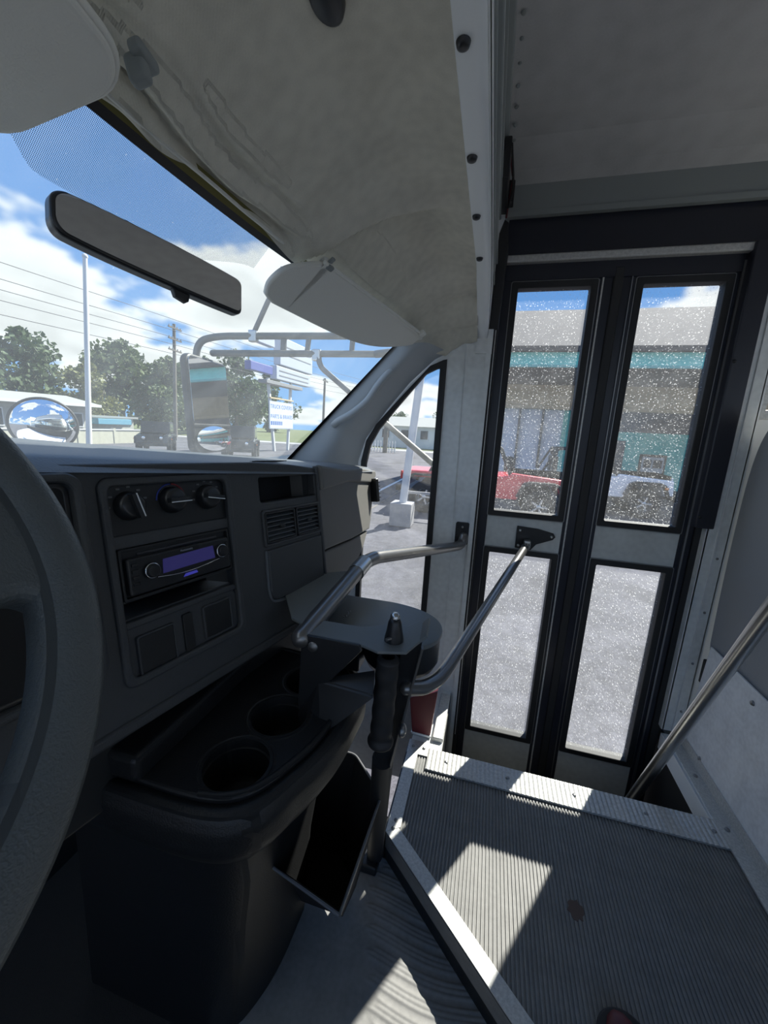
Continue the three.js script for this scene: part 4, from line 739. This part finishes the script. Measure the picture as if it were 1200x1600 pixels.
// trees: trunk and a crown of leaf clumps
function tree(x, z, h, w, mat, seed, label, group = 'trees across the road', sparse = 1) {
  const r = rng(seed), t = thing('tree', label, 'tree', [x, GY, z], group);
  const th = h * 0.34;
  mesh('trunk', [new THREE.CylinderGeometry(0.09 * h / 6, 0.17 * h / 6, th * 1.5, 9).translate(0, th * 0.75, 0), bar(V(0, th * 0.9, 0), V(w * 0.25, th * 1.8, 0.2), 0.06), bar(V(0, th * 0.8, 0), V(-w * 0.22, th * 1.7, -0.2), 0.06)], M.bark, t);
  const pos = [], blobs = [];
  for (let i = 0; i < 26; i++) { const a = r() * 6.28, q = Math.sqrt(r()), f = 0.10 + 0.76 * r(), k = f < 0.45 ? 1 : 1 - 0.85 * Math.pow((f - 0.45) / 0.5, 1.6); blobs.push([Math.cos(a) * q * w * 0.40 * k, h * f, Math.sin(a) * q * w * 0.40 * k, w * (0.11 + 0.10 * r())]); }
  blobs.push([w * 0.05, h * 0.90, 0, w * 0.10]);
  for (let i = 0; i < 5200 * sparse; i++) {
    const b = blobs[Math.floor(r() * blobs.length)], u = r() * 2 - 1, a = r() * 6.283, c = Math.sqrt(1 - u * u), R = b[3] * Math.pow(0.25 + 0.85 * r(), 0.7);
    const p = V(b[0] + c * Math.cos(a) * R, Math.max(0.3, b[1] + u * R * 0.85), b[2] + c * Math.sin(a) * R), s = (0.07 + 0.11 * r()) * h / 7;
    const d1 = V(r() - 0.5, r() - 0.5, r() - 0.5).normalize(), d2 = V(r() - 0.5, r() - 0.5, r() - 0.5).cross(d1).normalize();
    const A = p.clone().addScaledVector(d1, s * 1.5), B = p.clone().addScaledVector(d2, s), C = p.clone().addScaledVector(d1, -s * 1.3), D = p.clone().addScaledVector(d2, -s);
    for (const q of [A, B, C, A, C, D]) pos.push(q.x, q.y, q.z);
  }
  const g = new THREE.BufferGeometry(); g.setAttribute('position', new THREE.Float32BufferAttribute(pos, 3)); g.computeVertexNormals();
  mesh('foliage', g, mat, t); return t;
}
[[22.6, -40, 7.6, 6, 0, 'dark green bushy tree at the frame edge behind the low house'], [23.6, -36, 8.2, 6.5, 0, 'tall open-crowned tree beside the white flagpole'], [27.3, -34, 6.3, 5, 2, 'yellowish green tree behind the flagpole and the house gable'], [31.5, -35, 9.0, 6.5, 1, 'pointed green tree between the flagpole and the utility pole'], [36.2, -34, 8.4, 6.5, 1, 'broad green tree around the utility pole'], [41.5, -34, 9.2, 7.5, 0, 'dark tree seen past the outer mirror'], [48.0, -34, 10.8, 8.5, 0, 'large dark tree behind the roadside sign'], [56.0, -34, 10.0, 8, 1, 'green tree to the rear of the sign posts']].forEach(([x, z, h, w, m, l], i) => { const k = i % 2 ? 1.27 : 1; tree(x * k, z * k, h * (k > 1 ? 1.22 : 1), w * k * 1.15, [M.leafA, M.leafB, M.leafC][m], 40 + i, l); });
[[52, -6.0, 4.6, 5, 1, 'small tree behind the far white house in the quarter window'], [54, -12.4, 4.2, 5, 0, 'low tree at the pillar side of the quarter window view'], [50, -18.6, 4.8, 5.5, 1, 'low tree hidden partly by the windshield pillar'], [66, -19, 6.4, 7, 1, 'distant tree just right of the sign posts']].forEach(([x, z, h, w, m, l], i) => tree(x, z, h, w, [M.leafA, M.leafB, M.leafC][m], 60 + i, l, 'trees far down the road', 0.6));

function house(label, x0, x1, z, eave, ridge, depth, wall, wins) {
  const h = thing('house', label, 'house', [x0, GY, z]); const L = x1 - x0;
  mesh('wall', span(0, L, 0, eave, -depth, 0), wall, h);
  const s = shape([[0.6, eave - 0.05], [0.6, eave + 0.10], [-depth / 2, ridge], [-depth - 0.6, eave + 0.1], [-depth - 0.6, eave - 0.05]]);
  mesh('roof', new THREE.ExtrudeGeometry(s, { depth: L + 1.0, bevelEnabled: false }).applyMatrix4(new THREE.Matrix4().makeBasis(V(0, 0, 1), V(0, 1, 0), V(-1, 0, 0))).translate(L + 0.5, 0, 0), M.roofLight, h);
  mesh('fascia', span(-0.5, L + 0.5, eave - 0.06, eave + 0.12, 0.58, 0.64), M.poleWhite, h);
  for (const [a, b, y0, y1] of wins) { const f = mesh('window_frame', span(a - 0.07, b + 0.07, y0 - 0.07, y1 + 0.07, 0, 0.05), M.poleWhite, h); mesh('pane', span(a, b, y0, y1, 0.05, 0.06), M.darkGlass, f); }
  return h;
}
house('long low pale house with shallow roof behind the flagpole', 8.5, 21.6, -27, 2.35, 3.0, 5, M.stucco, [[6.9, 8.0, 1.0, 1.9], [10.6, 11.4, 0.9, 1.9], [12.0, 12.6, 1.0, 1.8]]);
{ const h = thing('shed', 'small shed with pale blue awning next to the low house', 'shed', [22.2, GY, -27.5]); mesh('wall', span(0, 3.4, 0, 1.6, -3, 0), M.stucco, h); mesh('awning', span(-0.1, 2.6, 1.15, 1.55, 0, 0.7, 0.03), M.bluePaint, h); mesh('roof', span(-0.2, 3.6, 1.6, 1.75, -3.2, 0.3), M.roofLight, h); }
{ // boundary wall
  const w = thing('boundary_wall', 'cream block wall with caps along the far side of the lot', 'wall', [9, GY, -24.2]);
  for (let i = 0; i < 6; i++) { mesh('panel', span(i * 2.4, i * 2.4 + 2.28, 0, 0.86, -0.1, 0.1), M.cream, w); mesh('pier', span(i * 2.4 - 0.14, i * 2.4 + 0.02, 0, 0.98, -0.13, 0.13), M.cream, w); mesh('cap', span(i * 2.4, i * 2.4 + 2.28, 0.86, 0.92, -0.14, 0.14), M.poleWhite, w); }
}
{ const f = thing('house', 'distant white house at the end of the lot in the quarter window', 'house', [40, GY, -16]);
  mesh('wall', span(0, 6, 0, 2.3, 0, 14.5), M.poleWhite, f);
  mesh('roof', new THREE.ExtrudeGeometry(shape([[-0.5, 2.2], [6.5, 2.2], [3, 3.2]]), { depth: 15.5, bevelEnabled: false }).translate(0, 0, -0.5), M.roofLight, f);
  for (let i = 0; i < 7; i++) { const q = mesh('window_frame', span(-0.04, 0.02, 0.9, 1.9, 0.9 + i * 2.0, 1.8 + i * 2.0), M.poleWhite, f); mesh('pane', span(-0.06, -0.04, 0.98, 1.82, 0.98 + i * 2.0, 1.72 + i * 2.0), M.darkGlass, q); } }
{ const f = thing('picket_fence', 'short pale rail fence beyond the parked row in the quarter window', 'fence', [31, GY, -9.4]);
  for (let i = 0; i < 9; i++) mesh('picket', span(-0.03, 0.03, 0, 0.9, i * 0.24, i * 0.24 + 0.07), M.poleWhite, f);
  mesh('rail', [span(-0.04, -0.02, 0.7, 0.76, 0, 2.0), span(-0.04, -0.02, 0.2, 0.26, 0, 2.0)], M.poleWhite, f); }
// poles and wires
{ const p = thing('flagpole', 'slim white pole rising in front of the low house', 'pole', [15.85, GY, -20]); p.rotation.z = -0.085; mesh('shaft', new THREE.CylinderGeometry(0.10, 0.135, 9.3, 18).translate(0, 4.65, 0), M.poleWhite, p); mesh('truck', new THREE.SphereGeometry(0.13, 12, 8).translate(0, 9.34, 0), M.poleWhite, p); mesh('base', lathe([[0.26, 0], [0.26, 0.12], [0.15, 0.2]], 18), M.concrete, p); }
function utility(label, x, z, h, n) { const p = thing('utility_pole', label, 'pole', [x, GY, z]); p.rotation.z = -0.06; mesh('shaft', new THREE.CylinderGeometry(0.14, 0.19, h, 12).translate(0, h / 2, 0), M.wood, p); for (let i = 0; i < n; i++) { const a = mesh('crossarm', bx(1.6, 0.12, 0.1, 0, h - 0.4 - i * 1.0, 0.1), M.wood, p); for (const q of [-0.7, -0.3, 0.3, 0.7]) mesh('insulator', lathe([[0.05, 0], [0.06, 0.08], [0.03, 0.16]], 8).translate(q, h - 0.34 - i * 1.0, 0.1), M.concrete, a); } return p; }
utility('wooden utility pole with cross arms above the tree line', 32.6, -30, 10.5, 3);
utility('thin distant utility pole to the rear of the roadside sign', 52, -23, 8.2, 1);
utility('far utility pole seen through the quarter window', 30, -8.0, 7.6, 1);
{ // wires
  const w0 = [[2.6, -1.0], [2.2, 0.4], [1.6, 1.3], [0.9, 2.2], [0, 3.4]];
  ['top', 'second', 'third', 'fourth', 'lowest'].forEach((n, i) => { const y = 9.6 - w0[i][1] * 0.7, c = new THREE.CatmullRomCurve3([V(-6, y + 1.2, -31), V(12, y - 0.3, -30.4), V(32.6, y - 0.2, -29.9), V(58, y - 0.6, -27), V(95, y, -22)]); tag(mesh('power_line', new THREE.TubeGeometry(c, 60, 0.022, 5), M.wire), n + ' overhead wire strung along the utility poles', 'wire', 'overhead wires'); });
}
// roadside sign
{
  const s = thing('roadside_sign', 'tall roadside sign with stacked white panels on two posts', 'sign', [23.6, GY, -14]);
  mesh('post', [beam(V(0.2, 0, 0), V(-0.5, 4.6, 0), 0.16, 0.16)], M.poleWhite, s); mesh('post', beam(V(2.0, 0, 0), V(2.5, 4.8, 0), 0.16, 0.16), M.poleWhite, s);
  const T = V(0.86, 0, 0.5).normalize();
  mesh('main_cabinet', [bx(4.8, 1.75, 0.5, 3.0, 6.45, 0, 0.05)], M.signWhite ??= std([0.50, 0.53, 0.60], 0.5), s);
  mesh('side_cabinet', bx(2.3, 0.55, 0.4, -1.1, 6.75, 0, 0.04), M.signWhite, s);
  mesh('blue_band', bx(2.4, 0.5, 0.42, -1.45, 5.05, 0, 0.04), M.signBlue ??= std([0.10, 0.12, 0.36], 0.5), s);
  mesh('light_box', bx(4.9, 0.85, 0.48, 2.6, 5.05, 0, 0.04), M.signWhite, s);
  mesh('catwalk', bx(4.8, 0.22, 0.6, 1.2, 4.35, 0.05, 0.02), M.concrete, s);
  mesh('panel_stripe', [bx(4.2, 0.06, 0.02, 3.0, 6.8, 0.26), bx(4.2, 0.06, 0.02, 3.0, 6.3, 0.26), bx(4.2, 0.06, 0.02, 2.6, 5.2, 0.25), bx(4.2, 0.06, 0.02, 2.6, 4.9, 0.25)], M.concrete, s);
  const c = document.createElement('canvas'); c.width = 512; c.height = 320; const x = c.getContext('2d'); x.fillStyle = '#d2d8e4'; x.fillRect(0, 0, 512, 320); x.fillStyle = '#4d6fae'; x.font = 'bold 68px sans-serif'; x.fillText('TRUCK COVERS', 8, 78, 496); x.fillText('PARTS & BRAKES', 8, 198, 496); x.fillRect(12, 234, 250, 48); x.fillStyle = '#d2d8e4'; for (let i = 0; i < 5; i++) x.fillRect(50 + i * 44, 234, 10, 48);
  const t = new THREE.CanvasTexture(c); t.colorSpace = THREE.SRGBColorSpace;
  mesh('lower_board', bx(3.1, 1.75, 0.08, 0.95, 2.35, 0.12, 0.01), M.signWhite, s);
  mesh('lower_print', new THREE.PlaneGeometry(3.0, 1.65).translate(0.95, 2.35, 0.165), new THREE.MeshStandardMaterial({ map: t, roughness: 0.6 }), s, true);
  mesh('top_light', bx(3.0, 0.08, 0.2, 1.0, 3.42, 0.1), M.tan, s);
}
// pole on a concrete block by the red vehicle
{
  const p = thing('yard_post', 'leaning pale post set in a square concrete block', 'post', [7.45, GY, -1.57]);
  mesh('block', bx(0.40, 0.46, 0.42, 0, 0.23, 0, 0.02), M.concrete, p);
  mesh('shaft', bar(V(0, 0.4, 0), V(0.1, 4.2, 0.28), 0.075, 14), M.poleWhite, p);
  mesh('stub', [bx(0.05, 0.05, 0.5, 0.3, 0.62, 0.25)], M.concrete, p);
}

// open-topped off-road vehicles; x across, +z is the nose
function jeep(label, x, z, turn, paint, o = {}) {
  const t = thing('off_road_vehicle', label, 'vehicle', [x, GY, z]); t.rotation.y = turn; t.scale.setScalar(0.9);
  const W = 0.78, wb = 1.38;
  const side = shape([[-2.0, 0.62], [-1.95, 1.06], [0.62, 1.08], [0.70, 1.16], [2.02, 1.06], [2.06, 0.66], [1.86, 0.62], [1.72, 0.92], [1.02, 0.92], [0.86, 0.52], [-0.86, 0.52], [-1.02, 0.90], [-1.74, 0.90], [-1.88, 0.62]]);
  mesh('body', zy(side, -W, 2 * W, 0.03), paint, t);
  mesh('hood', ext(shape([[-0.62, 0.66], [0.62, 0.66], [0.55, 2.02], [-0.55, 2.02]]), 0.10, 0.03).rotateX(-Math.PI / 2).scale(1, 1, -1).translate(0, 1.08, 0), o.hood ?? paint, t);
  mesh('grille', [bx(1.0, 0.46, 0.05, 0, 0.88, 2.07, 0.02)], paint, t);
  for (let i = 0; i < 7; i++) mesh('grille_slot', bx(0.06, 0.26, 0.02, -0.3 + i * 0.1, 0.90, 2.095), M.deep, t);
  for (const sx of [-1, 1]) mesh('headlamp', lathe([[0, 0.02], [0.07, 0.018], [0.09, 0]], 18).rotateX(Math.PI / 2).translate(sx * 0.42, 0.92, 2.09), M.chrome, t);
  mesh('bumper', [bx(1.6, 0.16, 0.14, 0, 0.56, 2.2, 0.03)], M.black, t); mesh('bumper', bx(1.5, 0.16, 0.12, 0, 0.58, -2.1, 0.03), M.black, t);
  for (const sx of [-1, 1]) for (const sz of [-1, 1]) {
    const f = shape([[-0.55, 0.62], [-0.42, 0.94], [-0.28, 1.0], [0.30, 1.0], [0.44, 0.94], [0.58, 0.60], [0.50, 0.60], [0.38, 0.88], [0.28, 0.94], [-0.26, 0.94], [-0.36, 0.88], [-0.46, 0.62]]);
    mesh('fender_flare', zy(f, -0.11, 0.22, 0.01).translate(sx * (W + 0.02), 0, sz * wb), M.black, t);
    const w = new THREE.Group(); w.name = 'wheel'; t.add(w); w.position.set(sx * (W - 0.02), 0.40, sz * wb); w.rotation.z = sx > 0 ? -Math.PI / 2 : Math.PI / 2;
    mesh('tyre', lathe([[0.22, -0.12], [0.36, -0.125], [0.395, -0.09], [0.40, 0], [0.395, 0.09], [0.36, 0.125], [0.22, 0.12], [0.21, 0]], 36), M.tyre, w);
    const rimG = [lathe([[0.225, 0.10], [0.20, 0.06], [0.19, -0.08]], 30), lathe([[0, 0.09], [0.05, 0.09], [0.06, 0.06]], 18)]; for (let k = 0; k < 5; k++) { const s = bx(0.05, 0.03, 0.17, 0, 0.07, 0.115, 0.008); s.rotateY(k * 2 * Math.PI / 5); rimG.push(s); }
    mesh('rim', rimG, M.rim, w); mesh('brake_disc', lathe([[0, 0], [0.15, 0], [0.15, -0.02]], 20), M.wood, w);
  }
  if (o.top) mesh('hard_top', [zy(shape([[-2.0, 1.06], [-1.9, 1.78], [0.35, 1.80], [0.68, 1.14]]), -W + 0.04, 2 * W - 0.08, 0.04)], o.top, t);
  if (o.top) { for (const sx of [-1, 1]) mesh('side_window', zy(shape([[-1.8, 1.16], [-1.74, 1.66], [0.28, 1.68], [0.52, 1.18]]), -0.01, 0.02).translate(sx * (W - 0.035), 0, 0), M.darkGlass, t); }
  else {
    const P = (z, y) => V(0, y, z);
    for (const sx of [-1, 1]) mesh('roll_bar', pipe([V(sx * 0.66, 1.05, -1.3), V(sx * 0.62, 1.74, -0.95), V(sx * 0.62, 1.76, -0.2), V(sx * 0.62, 1.72, 0.38), V(sx * 0.66, 1.1, 0.66)], 0.035, 0.12, 50, 10), M.black, t);
    mesh('roll_hoop', [pipe([V(-0.66, 1.0, -0.2), V(-0.62, 1.75, -0.2), V(0.62, 1.75, -0.2), V(0.66, 1.0, -0.2)], 0.035, 0.1, 50, 10), bar(V(-0.62, 1.72, 0.38), V(0.62, 1.72, 0.38), 0.04), bar(V(-0.62, 1.74, -0.95), V(0.62, 1.74, -0.95), 0.035)], M.black, t);
    mesh('windshield_frame', [beam(V(-0.66, 1.12, 0.66), V(-0.62, 1.70, 0.42), 0.05, 0.05), beam(V(0.66, 1.12, 0.66), V(0.62, 1.70, 0.42), 0.05, 0.05), bar(V(-0.62, 1.70, 0.42), V(0.62, 1.70, 0.42), 0.03)], M.black, t);
    for (const sx of [-1, 1]) for (const z of [-0.05, -0.95]) { const s = mesh('seat_back', bx(0.46, 0.62, 0.14, sx * 0.34, 1.22, z, 0.06), M.black, t); mesh('head_rest', bx(0.24, 0.16, 0.1, sx * 0.34, 1.62, z, 0.04), M.black, s); }
  }
  if (!o.bare) { const sp = mesh('spare_tyre', lathe([[0.2, -0.12], [0.36, -0.12], [0.39, 0], [0.36, 0.12], [0.2, 0.12]], 30).rotateX(Math.PI / 2).translate(0.1, 1.02, -2.2), M.tyre, t); mesh('spare_rim', lathe([[0, 0.06], [0.18, 0.09], [0.21, 0.1]], 24).rotateX(-Math.PI / 2).translate(0.1, 1.02, -2.24), M.rim, sp); }
  for (const sx of [-1, 1]) { mesh('side_marker', bx(0.03, 0.06, 0.09, sx * (W + 0.14), 0.86, wb + 0.44, 0.01), M.amber, t); mesh('tail_lamp', bx(0.12, 0.2, 0.05, sx * 0.68, 0.92, -2.02, 0.01), M.tailRed, t); }
  return t;
}
jeep('red open-topped off-road vehicle parked outside the entry door', 9.62, -0.14, 0, M.redPaint, { bare: true });
jeep('white-hooded off-road vehicle behind the rear door leaf', 11.6, 2.5, 0, M.whitePaint);
jeep('black off-road vehicle with hard top parked beside the roadside sign', 17.9, -12.4, -1.05, M.darkPaint, { top: M.black });
jeep('black off-road vehicle with hard top parked nearest the cream wall', 17.6, -17.4, -0.9, M.darkPaint, { top: M.black });

// teal building with a deep canopy
{
  const b = thing('teal_building', 'long teal shop building with grey shingle canopy beyond the vehicles', 'building', [0, 0, 0]);
  const z0 = -0.55, z1 = 15, wx = 18;
  mesh('wall', [span(wx, wx + 6, GY, 3.4, z0 + 0.4, 0.35), span(wx, wx + 6, 2.2, 3.4, 0.35, 2.75), span(wx, wx + 6, GY, 3.4, 2.75, z1), span(wx + 3, wx + 3.1, GY, 2.3, 0.3, 2.8)], M.teal, b);
  mesh('bay_door', span(wx + 0.10, wx + 0.2, GY, 2.2, 0.35, 2.75), M.bay, b);
  mesh('bay_frame', [span(wx - 0.05, wx + 0.12, GY, 2.25, 0.98, 1.06), span(wx - 0.05, wx + 0.12, GY, 2.25, 1.90, 1.98)], M.wood, b);
  mesh('sign_band', span(wx - 0.3, wx, 2.35, 3.15, z0 + 0.4, z1), M.tan, b);
  mesh('band_ledge', [span(wx - 0.5, wx, 2.2, 2.33, z0 + 0.4, z1)], M.tan, b);
  mesh('upper_band', span(wx - 0.1, wx, 1.45, 2.2, 3.0, z1), M.soffit, b);
  mesh('canopy_soffit', span(13.1, wx + 6, 3.16, 3.22, z0, z1), M.soffit, b);
  mesh('fascia', span(13.0, 13.12, 3.15, 3.68, z0, z1), M.teal, b);
  mesh('fascia_trim', span(12.97, 13.1, 3.10, 3.17, z0, z1), M.tealDark, b);
  mesh('roof', new THREE.ExtrudeGeometry(shape([[12.8, 3.66], [18.5, 6.15], [24.6, 3.6], [24.6, 3.4], [12.8, 3.52]]), { depth: z1 - z0 + 0.3, bevelEnabled: false }).translate(0, 0, z0 - 0.15), M.shingle, b);
  const w = mesh('window_frame', span(wx - 0.06, wx, -0.75, 0.62, 5.75, 6.68), M.wood, b); mesh('pane', span(wx - 0.08, wx - 0.05, -0.1, 0.52, 5.83, 6.60), M.poleWhite, w); mesh('mullion', [span(wx - 0.10, wx - 0.07, 0.10, 0.42, 5.9, 6.16), span(wx - 0.10, wx - 0.07, 0.10, 0.42, 6.24, 6.54)], M.darkGlass, w);
  const d = mesh('door', span(wx - 0.05, wx, GY, 1.1, 4.55, 5.15), M.soffit, b);
  for (const z of [10.0]) mesh('canopy_post', span(13.1, 13.22, GY, 3.16, z - 0.62, z - 0.50), M.tealDark, b);
}
renderer.render(scene, camera);
